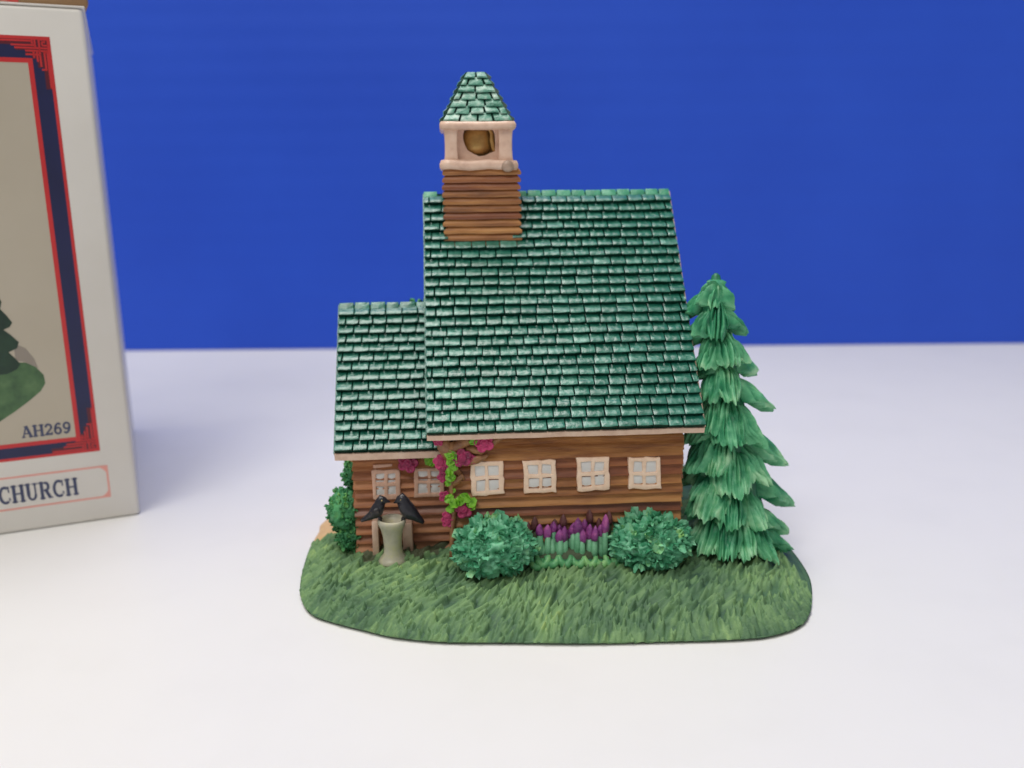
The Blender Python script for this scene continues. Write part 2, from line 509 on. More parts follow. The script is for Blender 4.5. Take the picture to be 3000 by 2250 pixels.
def boards(parent, u0, u1, vf, z0, z1, pitch, mat_of, seed, ends=0.05, sides=None, thick=0.15):
    """clapboards on a front wall; lower edge proud.  sides=(v_back) adds boards on both flanks"""
    r_ = random.Random(seed)
    n = int(round((z1 - z0) / pitch))
    p = (z1 - z0) / n
    obs = []
    for i in range(n):
        a = z0 + i * p
        b = a + p
        mb = MB()
        d = thick * r_.uniform(0.85, 1.15)
        prof = [(0.0, a), (-d * 0.86, a + 0.004), (-d, a + p * 0.09), (-d * 0.96, a + p * 0.20), (-d * 0.74, a + p * 0.40), (-d * 0.46, a + p * 0.62), (-d * 0.34, b - 0.004), (0.0, b - 0.004)]
        k = 26
        V, Fc = [], []
        e0, e1 = u0 - r_.uniform(0.2, 1.0) * ends, u1 + r_.uniform(0.2, 1.0) * ends
        ph = r_.uniform(0, 50)
        for j in range(k + 1):
            u = e0 + (e1 - e0) * j / k
            for (dv, z) in prof:
                wv = 0.016 * mnoise.noise(Vector((u * 1.4, ph, i * 0.37)))
                wz = 0.010 * mnoise.noise(Vector((u * 1.1, ph + 9, 0)))
                V.append((u, vf + dv + (wv if dv < -0.001 else 0), z + wz))
        m = len(prof)
        for j in range(k):
            for s in range(m):
                Fc.append((j * m + s, j * m + (s + 1) % m, (j + 1) * m + (s + 1) % m, (j + 1) * m + s))
        Fc.append(tuple(range(m))); Fc.append(tuple(k * m + s for s in range(m))[::-1])
        mb.add(V, Fc)
        obs.append(mb.build('board', mat_of(i, r_), parent, smooth=True, sharp=55))
    return obs


main_wall = MB().prism(gable_core(WL, WR, VW, VW + DEPTH, WB, 0, VE, WE, RIDGE_V, RIDGE_W), 'x', WL, WR).build('main_wall', 'core', fig, smooth=False)
wall_top = WE - 0.02 + 0.42 * 0.0
boards(main_wall, WL, WR, VW, WB, WE + 0.12, 0.212, lambda i, r: 'board' if r.random() < 0.78 else 'board_red', 11)
# flank boards on the right gable end
k_ = math.tan(PITCH_R)
zz = WB
rr = random.Random(3)
while zz < RIDGE_W - 0.55:
    z1 = zz + 0.212
    v0 = max(VW, VE + (z1 - WE + 0.2) / k_)
    v1 = 2 * RIDGE_V - v0
    mb = MB()
    for u, sg in ((WR, 1),):
        d = 0.08 * rr.uniform(0.85, 1.15)
        mb.prism([(u, zz), (u + sg * d, zz + 0.01), (u + sg * d * 0.9, zz + 0.08), (u + sg * 0.03, z1 - 0.004), (u, z1 - 0.004)], 'y', v0 + 0.002, v1)
    mb.build('board', 'board' if rr.random() < 0.8 else 'board_red', main_wall, smooth=False)
    zz = z1

ADEP = 2 * (ARV - VAW)
annex_wall = MB().prism(gable_core(AWL, WL, VAW, VAW + ADEP, WB, 0, VAE, AEW, ARV, ARW), 'x', AWL, WL - 0.003).build('annex_wall', 'core', fig, smooth=False)
boards(annex_wall, AWL, WL - 0.06, VAW, WB, AEW + 0.10, 0.205, lambda i, r: 'board_annex' if r.random() < 0.75 else 'board_red', 23, ends=0.06)
zz = WB
while zz < ARW - 0.5:
    z1 = zz + 0.205
    v0 = max(VAW, VAE + (z1 - AEW + 0.2) / k_)
    v1 = 2 * ARV - v0
    d = 0.08 * rr.uniform(0.85, 1.15)
    MB().prism([(AWL, zz), (AWL - d, zz + 0.01), (AWL - d * 0.9, zz + 0.08), (AWL - 0.03, z1 - 0.004), (AWL, z1 - 0.004)], 'y', v0 + 0.002, v1).build('board', 'board_annex', annex_wall, smooth=False)
    zz = z1


# --- roofs --------------------------------------------------------
def roof_slab(name, u0, u1, ve, we, rv, rw, th):
    """two slopes in one chevron prism, outer face on the shingle bed"""
    c = Vector((0, th * math.sin(PITCH_R), -th * math.cos(PITCH_R)))
    drop = th / math.cos(PITCH_R)
    ib = ve + th * math.sin(PITCH_R)
    poly = [(ve, we), (ib, we - th * math.cos(PITCH_R)), (rv, rw - drop), (2 * rv - ib, we - th * math.cos(PITCH_R)), (2 * rv - ve, we), (rv, rw)]
    return MB().prism(poly, 'x', u0, u1).build(name, 'roof_slab', fig, smooth=False)


main_roof = roof_slab('main_roof', UL + 0.02, UR - 0.02, VE, WE, RIDGE_V, RIDGE_W, 0.16)
annex_roof = roof_slab('annex_roof', AUL + 0.02, AUR, VAE, AEW, ARV, ARW, 0.15)


def shingle_variant(seed, th=0.15, ln=1.01):
    """unit width, unit exposure; butt end thick, edges raised; y runs up the slope"""
    r_ = random.Random(seed)
    nx, ny = 5, 4
    V, Fc = [], []
    ph = Vector((r_.uniform(0, 90), r_.uniform(0, 90), 0))
    ys = [0.0, 0.10, 0.42, 0.76, ln]
    xs = [-0.5, -0.42, -0.15, 0.15, 0.42, 0.5]
    sk = r_.uniform(-0.03, 0.03)
    for j, y in enumerate(ys):
        for i, x in enumerate(xs):
            cup = 0.012 * (abs(x) / 0.5) ** 3 - 0.004
            edge = -0.012 if (i in (0, 5)) else 0.0
            frn = -0.014 if j == 0 else 0.0
            z = th * (1 - 0.80 * y / 1.12) + cup + edge + frn + 0.012 * mnoise.noise(ph + Vector((x * 4, y * 3, 0)))
            yy = y + (0.05 * mnoise.noise(ph + Vector((x * 3.1, 7, 0))) + sk * x if j < 2 else 0)
            xx = x + 0.012 * mnoise.noise(ph + Vector((3, y * 2.3, x)))
            V.append((xx, yy, z))
    nxx = len(xs)
    for j in range(len(ys) - 1):
        for i in range(nxx - 1):
            Fc.append((j * nxx + i, j * nxx + i + 1, (j + 1) * nxx + i + 1, (j + 1) * nxx + i))
    # skirts down into the bed
    b0 = len(V)
    ring = list(range(nxx)) + [j * nxx + nxx - 1 for j in range(1, len(ys))]
    left = [j * nxx for j in range(len(ys) - 1, 0, -1)]
    loop = ring + left[0:]
    loop = list(range(nxx)) + [j * nxx + nxx - 1 for j in range(1, len(ys))] + [(len(ys) - 1) * nxx + i for i in range(nxx - 2, -1, -1)] + [j * nxx for j in range(len(ys) - 2, 0, -1)]
    for i in loop:
        x, y, z = V[i]
        V.append((x, y + (0.03 if y < 0.2 else 0), -0.02))
    n = len(loop)
    for i in range(n):
        Fc.append((loop[i], b0 + i, b0 + (i + 1) % n, loop[(i + 1) % n]))
    return V, Fc


VAR = [shingle_variant(100 + i) for i in range(9)]
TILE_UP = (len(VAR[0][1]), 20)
var_me = {}


def variant_mesh(k, exposure):
    key = (k, round(exposure, 4))
    if key not in var_me:
        V, Fc = VAR[k]
        mb = MB(); mb.add([(x, y * exposure, z) for x, y, z in V], Fc)
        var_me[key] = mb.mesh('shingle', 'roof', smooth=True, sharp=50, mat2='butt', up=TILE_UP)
    return var_me[key]


pieces = []      # (projected size, kind, data...)


def course_tiles(u0, u1, origin, L, nrow, wtile, owner, seed, skip=None):
    r_ = random.Random(seed)
    ex = L / nrow
    for r in range(nrow):
        off = (0.5 if r % 2 else 0.0) * wtile + r_.uniform(-0.12, 0.12) * wtile
        x = u0 - off
        cuts = [u0]
        while True:
            x += wtile * r_.uniform(0.88, 1.12)
            if x > u1 - 0.30 * wtile:
                break
            if x > u0 + 0.30 * wtile:
                cuts.append(x)
        cuts.append(u1)
        for a, b in zip(cuts[:-1], cuts[1:]):
            g = 0.024 * r_.uniform(0.6, 1.5)
            w = b - a - g
            m = (a + b) / 2
            bb = r * ex + 0.010 * math.sin(m * 1.1 + r * 0.7) + r_.uniform(-0.006, 0.006)
            p = Vector((m, 0, 0)) + Vector((0, origin[0], origin[1])) + UP * bb
            if skip and skip(m, bb, w):
                continue
            rot = r_.uniform(-0.012, 0.012)
            exv = (Vector((1, 0, 0)) * math.cos(rot) + UP * math.sin(rot))
            eyv = (UP * math.cos(rot) - Vector((1, 0, 0)) * math.sin(rot))
            mat = frame(exv * w, eyv, NR * r_.uniform(0.92, 1.10), p)
            z = (to_wld(p) - CAMP).length
            pieces.append((w * ex / z / z, owner, r_.randrange(len(VAR)), ex, mat))


# tower footprint (needed so that tiles stop at it)
tp = q(1306, 715)
TV = tp.y - 0.02                                # front plane of tower
TU0, TU1 = hv(1300, 600, TV).x, hv(1524, 600, TV).x
TW = TU1 - TU0
TZB = tp.z - 0.25
print('tower', TU0, TU1, TV, tp.z, 'ridgeV', RIDGE_V)
tower_skip = lambda m, b, w: (TU0 - 0.01 < m - w / 2 and m + w / 2 < TU1 + 0.01) and (VE + b * UP.y > TV + 0.02)
course_tiles(UL, UR, (VE, WE), LR - 0.10, 24, 0.345, main_roof, 41, tower_skip)
course_tiles(AUL, AUR, (VAE, AEW), ALR - 0.08, 15, 0.335, annex_roof, 43)


# ridge caps
def ridge_caps(u0, u1, rv, rw, owner, w, seed, skip=None, mat='ridge'):
    r_ = random.Random(seed)
    x = u0
    while x < u1 - 0.05:
        b = min(u1, x + w * r_.uniform(0.9, 1.1))
        if not (skip and skip((x + b) / 2)):
            t = 0.06 * r_.uniform(0.8, 1.2)
            h = 0.14
            c, s = math.cos(PITCH_R), math.sin(PITCH_R)
            outer = [(rv - h * c - t * s, rw - h * s + t * c), (rv - 0.03, rw + t * 0.9), (rv + 0.03, rw + t * 0.9), (rv + h * c + t * s, rw - h * s + t * c)]
            inner = [(rv + h * c, rw - h * s - 0.03), (rv - h * c, rw - h * s - 0.03)]
            MB().prism(outer + inner, 'x', x + 0.01, b - 0.015).build('ridge_tile', mat, owner, smooth=True, sharp=40, bevel=0.012, jitter=0.01)
        x = b


ridge_caps(UL, UR, RIDGE_V, RIDGE_W, main_roof, 0.345, 3, lambda m: TU0 < m < TU1)
ridge_caps(AUL, AUR, ARV, ARW, annex_roof, 0.335, 5, None, 'roof')


# fascia boards and verge trims
def fascia(u0, u1, ve, we, owner, h=0.11):
    p0 = Vector((0, ve, we))
    o = p0 - UP * 0.03
    a = o + NR * 0.015
    poly = [(a.y - 0.012, a.z), (a.y + 0.02, a.z - h), (a.y + 0.16, a.z - h + 0.03), (a.y + 0.16, a.z + 0.05)]
    k = 24
    V, Fc = [], []
    for j in range(k + 1):
        u = u0 + (u1 - u0) * j / k
        for (y, z) in poly:
            V.append((u, y + 0.006 * mnoise.noise(Vector((u * 2, 0, 3))), z + 0.012 * mnoise.noise(Vector((u * 1.7, 5, 0)))))
    for j in range(k):
        for s in range(4):
            Fc.append((j * 4 + s, j * 4 + (s + 1) % 4, (j + 1) * 4 + (s + 1) % 4, (j + 1) * 4 + s))
    Fc.append((0, 1, 2, 3)); Fc.append((k * 4 + 3, k * 4 + 2, k * 4 + 1, k * 4))
    mb = MB(); mb.add(V, Fc)
    return mb.build('fascia', 'cream', owner, smooth=True, sharp=40)


fascia(UL + 0.005, UR - 0.005, VE, WE, main_roof)
fascia(AUL + 0.005, AUR + 0.05, VAE, AEW, annex_roof, 0.15)
for (u, sg, ve, we, L, ow) in ((UR - 0.012, 1, VE, WE, LR, main_roof), (UL + 0.012, -1, VE, WE, LR, main_roof), (AUL + 0.012, -1, VAE, AEW, ALR, annex_roof)):
    V, Fc = [], []
    k = 20
    for j in range(k + 1):
        p = Vector((u, ve, we)) + UP * (L * j / k) + Vector((sg * 0.010 * mnoise.noise(Vector((j * 0.9, sg, 2))), 0, 0))
        V += [p + NR * 0.015, p + NR * 0.015 + Vector((sg * 0.03, 0, 0)), p - NR * 0.17 + Vector((sg * 0.03, 0, 0)), p - NR * 0.17]
    for j in range(k):
        for s in range(4):
            Fc.append((j * 4 + s, j * 4 + (s + 1) % 4, (j + 1) * 4 + (s + 1) % 4, (j + 1) * 4 + s))
    Fc += [(0, 1, 2, 3), (k * 4 + 3, k * 4 + 2, k * 4 + 1, k * 4)]
    mb = MB(); mb.add(V, Fc)
    mb.build('verge_trim', 'cream' if sg > 0 else 'roof', ow, smooth=False)

# --- tower ---------------------------------------------------------
TD = TW
TC = Vector(((TU0 + TU1) / 2, TV + TD / 2))
t_top = hv(1400, 492, TV).z
tower = MB().box(TU0 + 0.06, TU1 - 0.06, TV + 0.06, TV + TD - 0.06, TZB, t_top + 0.02).build('tower', 'core', fig, smooth=False)
nb = 11
r_ = random.Random(17)
zb0 = tp.z - 0.10
for i in range(nb):
    p = (t_top - zb0) / nb
    a = zb0 + i * p
    d0 = 0.018 - 0.010 * i / nb
    mb = MB()
    rings_ = [(0.075, a + 0.003), (0.0 - d0, a + 0.005), (-0.012 - d0, a + p * 0.25), (-0.006 - d0, a + p * 0.5), (0.030, a + p * 0.85), (0.040, a + p - 0.003), (0.075, a + p - 0.003)]
    V, Fc = [], []
    ns = 8
    jx = r_.uniform(-0.012, 0.012)
    for (ins, z) in rings_:
        loop = []
        x0, x1, y0, y1 = TU0 + ins + jx, TU1 - ins + jx, TV + ins, TV + TD - ins
        for s in range(ns): loop.append((x0 + (x1 - x0) * s / ns, y0))
        for s in range(ns): loop.append((x1, y0 + (y1 - y0) * s / ns))
        for s in range(ns): loop.append((x1 - (x1 - x0) * s / ns, y1))
        for s in range(ns): loop.append((x0, y1 - (y1 - y0) * s / ns))
        for (x, y) in loop:
            w = 0.012 * mnoise.noise(Vector((x * 2.2, y * 2.2, i * 1.7)))
            V.append((x, y + w * 0.8, z + w))
    m = 4 * ns
    for k in range(len(rings_) - 1):
        for s in range(m):
            Fc.append((k * m + s, k * m + (s + 1) % m, (k + 1) * m + (s + 1) % m, (k + 1) * m + s))
    Fc.append(tuple(range(m))[::-1]); Fc.append(tuple((len(rings_) - 1) * m + s for s in range(m)))
    mb.add(V, Fc)
    mb.build('board', 'board_red' if i in (8, 9, 4) else 'board', tower, smooth=True, sharp=60)

# belfry
zb = t_top
zpx = lambda y: hv(1400, y, TV).z
upx = lambda x, y: hv(x, y, TV).x
belfry = empty('belfry', (TC.x, TC.y, zb), 0, fig)
belfry.location = Vector((TC.x, TC.y, zb)) * S
off = Vector((TC.x, TC.y, zb))


def bel(mb, name, mat, **k):
    mb.v = [tuple(Vector(p) - off) for p in mb.v]
    return mb.build(name, mat, belfry, **k)


b0, b1 = upx(1288, 485), upx(1518, 485)
hb = (b1 - b0) / 2
zl0, zl1 = zpx(499), zpx(470)


def rslab(cx, cy, hx, hy, z0, z1, seed, wob=0.02):
    V, Fc = [], []
    ns = 8
    prof = [(0.10, z0 + 0.005), (0.03, z0), (0.0, z0 + (z1 - z0) * 0.3), (0.0, z0 + (z1 - z0) * 0.65), (0.03, z1), (0.12, z1 + 0.008)]
    for ins, z in prof:
        X, Y = hx - ins, hy - ins
        loop = []
        for s in range(ns): loop.append((-X + 2 * X * s / ns, -Y))
        for s in range(ns): loop.append((X, -Y + 2 * Y * s / ns))
        for s in range(ns): loop.append((X - 2 * X * s / ns, Y))
        for s in range(ns): loop.append((-X, Y - 2 * Y * s / ns))
        for x, y in loop:
            w = wob * mnoise.noise(Vector((x * 2.5 + seed, y * 2.5, seed)))
            V.append((cx + x + w * 0.5, cy + y + w * 0.5, z + w))
    m = 4 * ns
    for k in range(len(prof) - 1):
        for s in range(m):
            Fc.append((k * m + s, k * m + (s + 1) % m, (k + 1) * m + (s + 1) % m, (k + 1) * m + s))
    Fc.append(tuple(range(m))[::-1]); Fc.append(tuple((len(prof) - 1) * m + s for s in range(m)))
    mb = MB(); mb.add(V, Fc)
    return mb


bel(rslab((b0 + b1) / 2, TC.y, hb, TD / 2 + 0.08, zl0 + 0.01, zl1, 2.2, 0.05), 'belfry_sill', 'cream')
c0, c1 = upx(1287, 366), upx(1511, 366)
zc0, zc1 = zpx(380), zpx(356)
bel(rslab((c0 + c1) / 2, TC.y, (c1 - c0) / 2, TD / 2 + 0.06, zc0, zc1, 5.1, 0.03), 'belfry_head', 'cream')
p0, p1 = upx(1303, 420), upx(1501, 420)
o0, o1 = upx(1340, 420), upx(1462, 420)
zp0, zp1 = zl1 - 0.03, zc0 + 0.03
pf, pbk = TV + 0.05, TV + TD - 0.05
for (xa, xb, xi) in ((p0, o0, 1), (o1, p1, -1)):
    for (ya, yb) in ((pf, pf + 0.24), (pbk - 0.24, pbk)):
        V, Fc = [], []
        k = 6
        for j in range(k + 1):
            t = j / k
            fl = 0.05 * (abs(2 * t - 1) ** 3)
            z = zp0 + (zp1 - zp0) * t
            V += [(xa - fl * 0.5, ya - fl * 0.4, z), (xb + fl * 0.5, ya - fl * 0.4, z), (xb + fl * 0.5, yb + fl * 0.4, z), (xa - fl * 0.5, yb + fl * 0.4, z)]
        for j in range(k):
            for s in range(4):
                Fc.append((j * 4 + s, j * 4 + (s + 1) % 4, (j + 1) * 4 + (s + 1) % 4, (j + 1) * 4 + s))
        Fc += [(3, 2, 1, 0), (k * 4, k * 4 + 1, k * 4 + 2, k * 4 + 3)]
        mb = MB(); mb.add(V, Fc)
        bel(mb, 'post', 'cream', smooth=True, sharp=70, bevel=0.03)
# recessed infill with a ragged opening
vin = pf + 0.20
og = [(1344, 366), (1366, 362), (1392, 366), (1418, 362), (1440, 370), (1452, 390), (1452, 420), (1453, 445), (1440, 452), (1420, 455), (1404, 460), (1386, 452), (1372, 446), (1362, 430), (1356, 408), (1356, 385)]
og = [(1357, 392), (1362, 376), (1378, 370), (1400, 368), (1424, 370), (1442, 376), (1450, 394), (1451, 420), (1450, 443), (1436, 448), (1420, 456), (1404, 458), (1386, 450), (1370, 440), (1362, 425), (1357, 408)]
inner = [hv(x, y, vin) for x, y in og]
cx_ = sum(p.x for p in inner) / len(inner); cz_ = sum(p.z for p in inner) / len(inner)
V, Fc = [], []
n = len(inner)
for p in inner:
    dx, dz = p.x - cx_, p.z - cz_
    sc = min(((p1 - 0.04) - cx_) / dx if dx > 1e-6 else ((p0 + 0.04) - cx_) / dx if dx < -1e-6 else 9, ((zp1 + 0.01) - cz_) / dz if dz > 1e-6 else ((zp0 - 0.01) - cz_) / dz if dz < -1e-6 else 9)
    ox, oz = cx_ + dx * sc, cz_ + dz * sc
    V += [(ox, vin, oz), (p.x, vin + 0.02, p.z), (p.x, vin + 0.30, p.z)]
for i in range(n):
    j = (i + 1) % n
    Fc += [(i * 3, j * 3, j * 3 + 1, i * 3 + 1), (i * 3 + 1, j * 3 + 1, j * 3 + 2, i * 3 + 2)]
mb = MB(); mb.add(V, Fc)
bel(mb, 'infill', 'cream', smooth=True, sharp=60)
for (xa, xb, ya, yb) in ((p0 + 0.10, p0 + 0.14, pf + 0.2, pbk - 0.2), (p1 - 0.14, p1 - 0.10, pf + 0.2, pbk - 0.2), (p0 + 0.1, p1 - 0.1, pbk - 0.2, pbk - 0.16)):
    bel(MB().box(xa, xb, ya, yb, zp0, zp1), 'infill', 'cream', smooth=False)
bel(MB().box(o0 + 0.02, o1 - 0.02, vin + 0.30, vin + 0.36, zp0 + 0.01, zp1 - 0.01), 'bell_backing', 'gold', smooth=False)
bc = hv(1398, 455, vin + 0.20)
bh = hv(1398, 374, vin + 0.20).z - bc.z
bell = bel(MB().lathe([(0.0, 0.0), (0.16, 0.0), (0.27, 0.06), (0.32, 0.14), (0.29, 0.24), (0.29, 0.36), (0.27, 0.46), (0.22, 0.54), (0.10, bh - 0.02), (0.02, bh)], (bc.x, bc.y + 0.05, bc.z + 0.02), 22, 0.05, 4, 1.0, 0.8), 'bell', 'gold')
pts = [hv(x, y, vin + 0.08) for x, y in ((1385, 370), (1410, 369), (1430, 374), (1440, 390), (1440, 412), (1446, 436), (1448, 446))]
bel(MB().sweep(pts, [0.03, 0.035, 0.04, 0.04, 0.045, 0.05, 0.03], 8), 'bell_bracket', 'gold')
sp = hv(1488, 487, TC.y - TD / 2 - 0.09)
bel(MB().lathe([(0.02, -0.03), (0.12, -0.02), (0.135, 0.0), (0.12, 0.03), (0.05, 0.05)], (0, 0, 0), 18, 0.06, 3), 'paint_spot', 'blob')
spo = bpy.data.objects[[o.name for o in belfry.children if o.name.startswith('paint_spot')][0]]
for v in spo.data.vertices:
    pass
spo.data.transform(Matrix.Translation(off * S))
spo.data.transform(Matrix.Rotation(PI / 2, 4, 'X'))
spo.data.transform(Matrix.Translation((sp - off) * S + Vector((0, 0.0002, 0))))

# spire
sb, st = zpx(357), None
sv0 = TV - 0.06
s_half = (upx(1509, 352) - upx(1289, 352)) / 2
scx = (upx(1509, 352) + upx(1289, 352)) / 2
st_h = 1.33
k_top = None
# top of the frustum: front edge lies where the photograph shows it
topc = hv(1394, 211, TC.y - 0.25)
st = topc.z
t_half = (hv(1428, 212, TC.y - 0.25).x - hv(1359, 212, TC.y - 0.25).x) / 2
s_half -= 0.045; t_half -= 0.055
V = [(scx - s_half, TC.y - s_half, sb), (scx + s_half, TC.y - s_half, sb), (scx + s_half, TC.y + s_half, sb), (scx - s_half, TC.y + s_half, sb)]
tcx = topc.x
V += [(tcx - t_half, TC.y - t_half, st), (tcx + t_half, TC.y - t_half, st), (tcx + t_half, TC.y + t_half, st), (tcx - t_half, TC.y + t_half, st)]
mb = MB(); mb.add(V, [(3, 2, 1, 0), (4, 5, 6, 7), (0, 1, 5, 4), (1, 2, 6, 5), (2, 3, 7, 6), (3, 0, 4, 7)])
spire = mb.build('spire_roof', 'roof_slab', fig, smooth=False)
rest_tiles = MB()
spire_tiles = []
r_ = random.Random(71)
for s in range(4):
    A, B, Cc, D = Vector(V[s]), Vector(V[(s + 1) % 4]), Vector(V[4 + (s + 1) % 4]), Vector(V[4 + s])
    nrm = (B - A).cross(D - A).normalized()
    nrow = 7
    for r in range(nrow):
        t0, t1 = r / nrow, min(1.0, (r + 1.25) / nrow)
        l0, r0 = A.lerp(D, t0), B.lerp(Cc, t0)
        l1, r1 = A.lerp(D, t1), B.lerp(Cc, t1)
        wrow = (r0 - l0).length
        nt_ = max(2, int(round(wrow / 0.36)))
        cuts = [0.0]
        o_f = 0.5 if r % 2 else 0.0
        for i in range(nt_ + 1):
            c = (i + 1 - o_f + r_.uniform(-0.08, 0.08)) / nt_
            if 0.12 < c < 0.90:
                cuts.append(c)
        cuts.append(1.0)
        for a, b in zip(cuts[:-1], cuts[1:]):
            g = 0.024 / wrow
            th = 0.08 * r_.uniform(0.85, 1.15)
            nx = 4
            VV, FF = [], []
            lift = r_.uniform(-0.015, 0.015)
            for jj, (tt, hh) in enumerate(((0, th * 0.8), (0.15, th), (0.6, th * 0.55), (1.0, 0.012))):
                for i in range(nx + 1):
                    f_ = a + g + (b - a - 2 * g) * i / nx
                    p = l0.lerp(r0, f_).lerp(l1.lerp(r1, f_), tt)
                    x_e = -0.012 if i in (0, nx) and jj < 3 else 0
                    p = p + nrm * (hh + x_e + 0.008 * mnoise.noise(p * 5)) + (l1 - l0).normalized() * ((lift + 0.02 * mnoise.noise(p * 4)) if jj < 2 else 0)
                    VV.append(p)
            m_ = nx + 1
            for jj in range(3):
                for i in range(nx):
                    FF.append((jj * m_ + i, jj * m_ + i + 1, (jj + 1) * m_ + i + 1, (jj + 1) * m_ + i))
            o2 = len(VV)
            lp = list(range(m_)) + [m_ * 2 - 1, m_ * 3 - 1, m_ * 4 - 1] + [m_ * 3 + i for i in range(nx - 1, -1, -1)] + [m_ * 2, m_]
            for i in lp:
                VV.append(VV[i] - nrm * (th + 0.02))
            for i in range(len(lp)):
                FF.append((lp[i], o2 + i, o2 + (i + 1) % len(lp), lp[(i + 1) % len(lp)]))
            cpt = l0.lerp(r0, (a + b) / 2)
            if s == 0:
                mb = MB(); mb.add(VV, FF)
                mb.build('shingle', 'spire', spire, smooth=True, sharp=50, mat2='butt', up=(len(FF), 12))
            else:
                spire_tiles.append((VV, FF))
mb = MB()
for VV, FF in spire_tiles:
    mb.add(VV, FF)
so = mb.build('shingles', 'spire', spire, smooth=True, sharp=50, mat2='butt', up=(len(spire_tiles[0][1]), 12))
so['kind'] = 'stuff'
n_spire = sum(1 for o in spire.children if o.name.startswith('shingle') and 'kind' not in o)
# individuals: the shingles that show largest, the rest joined
pieces.sort(key=lambda t: -t[0])
keep = 300 - n_spire
for (sz, owner, k, ex, mat) in pieces[:keep]:
    link('shingle', variant_mesh(k, ex), owner, mat=mat)
for (sz, owner, k, ex, mat) in pieces[keep:]:
    V, Fc = VAR[k]
    mc = mat.copy()
    mc.translation = mat.translation / S
    rest_tiles.add([mc @ Vector((x, y * ex, z)) for x, y, z in V], Fc)
print('shingles', len(pieces), n_spire)
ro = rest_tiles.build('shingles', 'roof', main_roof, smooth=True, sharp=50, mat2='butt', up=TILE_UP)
ro['kind'] = 'stuff'


# --- windows -------------------------------------------------------
def window(px, vpl, parent_name, seed, mat='cream2', bars=(0.5, 0.5)):
    """px = four photo corners tl,tr,br,bl on the wall plane"""
    r_ = random.Random(seed)
    vf = vpl - 0.17
    P = [hv(x, y, vf) for x, y in px]
    TL, TR, BR, BL = P

    def at(s, t): return BL.lerp(BR, s).lerp(TL.lerp(TR, s), t)

    def jit(): return r_.uniform(-0.022, 0.022)
    fw = 0.15
    mx, my = bars[0] + r_.uniform(-0.02, 0.02), bars[1] + r_.uniform(-0.02, 0.02)
    bw = 0.055
    xs = [0, fw, mx - bw, mx + bw, 1 - fw, 1]
    ys = [0, fw * 0.9, my - bw, my + bw, 1 - fw * 0.9, 1]
    grid = {}
    mb = MB()
    V, Fc = [], []
    for j, t in enumerate(ys):
        for i, s in enumerate(xs):
            p = at(s + jit(), t + jit())
            grid[(i, j)] = len(V)
            V.append((p.x, vf + r_.uniform(-0.006, 0.006), p.z))
    nfront = len(V)
    holes = {(1, 1), (3, 1), (1, 3), (3, 3)}
    for i, (x, y, z) in enumerate(list(V)):
        V.append((x, vpl - 0.02, z))
    for j in range(5):
        for i in range(5):
            if (i, j) in holes:
                a, b, c, d = grid[(i, j)], grid[(i + 1, j)], grid[(i + 1, j + 1)], grid[(i, j + 1)]
                for e, f in ((a, b), (b, c), (c, d), (d, a)):
                    Fc.append((e, f, f + nfront, e + nfront))
            else:
                Fc.append((grid[(i, j)], grid[(i + 1, j)], grid[(i + 1, j + 1)], grid[(i, j + 1)]))
    loop = [grid[(i, 0)] for i in range(6)] + [grid[(5, j)] for j in range(1, 6)] + [grid[(i, 5)] for i in range(4, -1, -1)] + [grid[(0, j)] for j in range(4, 0, -1)]
    for k in range(len(loop)):
        a, b = loop[k], loop[(k + 1) % len(loop)]
        Fc.append((b, a, a + nfront, b + nfront))
    mb.add(V, Fc)
    w = mb.build('window', mat, fig, smooth=True, sharp=30, bevel=0.02)
    for (i, j) in sorted(holes):
        q4 = [Vector(V[grid[c]]) for c in ((i, j), (i + 1, j), (i + 1, j + 1), (i, j + 1))]
        c = sum(q4, Vector()) / 4
        vp = vpl - 0.135
        n = 5
        VV, FF = [], []
        for b_ in range(n + 1):
            for a_ in range(n + 1):
                s, t = a_ / n, b_ / n
                p = q4[0].lerp(q4[1], s).lerp(q4[3].lerp(q4[2], s), t)
                p = p + (p - c) * 0.06
                dome = 0.02 * (1 - (2 * s - 1) ** 2) * (1 - (2 * t - 1) ** 2)
                VV.append((p.x, vp - dome, p.z))
        for b_ in range(n):
            for a_ in range(n):
                FF.append((b_ * (n + 1) + a_, b_ * (n + 1) + a_ + 1, (b_ + 1) * (n + 1) + a_ + 1, (b_ + 1) * (n + 1) + a_))
        o2 = len(VV)
        per = [a_ for a_ in range(n + 1)] + [b_ * (n + 1) + n for b_ in range(1, n + 1)] + [n * (n + 1) + a_ for a_ in range(n - 1, -1, -1)] + [b_ * (n + 1) for b_ in range(n - 1, 0, -1)]
        for i_ in per:
            VV.append((VV[i_][0], vp + 0.07, VV[i_][2]))
        for k in range(len(per)):
            FF.append((per[k], per[(k + 1) % len(per)], o2 + (k + 1) % len(per), o2 + k))
        mp_ = MB(); mp_.add(VV, FF)
        mp_.build('pane', 'pane', w, smooth=True, sharp=50)
    return w


window([(1376, 1354), (1475, 1351), (1478, 1448), (1383, 1455)], VW, 'w', 1)
window([(1531, 1351), (1628, 1347), (1631, 1444), (1537, 1446)], VW, 'w', 2)
window([(1689, 1343), (1785, 1338), (1785, 1435), (1692, 1441)], VW, 'w', 3)
window([(1843, 1341), (1936, 1340), (1938, 1434), (1842, 1433)], VW, 'w', 4)
window([(1088, 1377), (1170, 1376), (1174, 1463), (1092, 1465)], VAW, 'w', 5, 'post')
window([(1212, 1372), (1298, 1370), (1302, 1456), (1212, 1458)], VAW, 'w', 6, 'post')
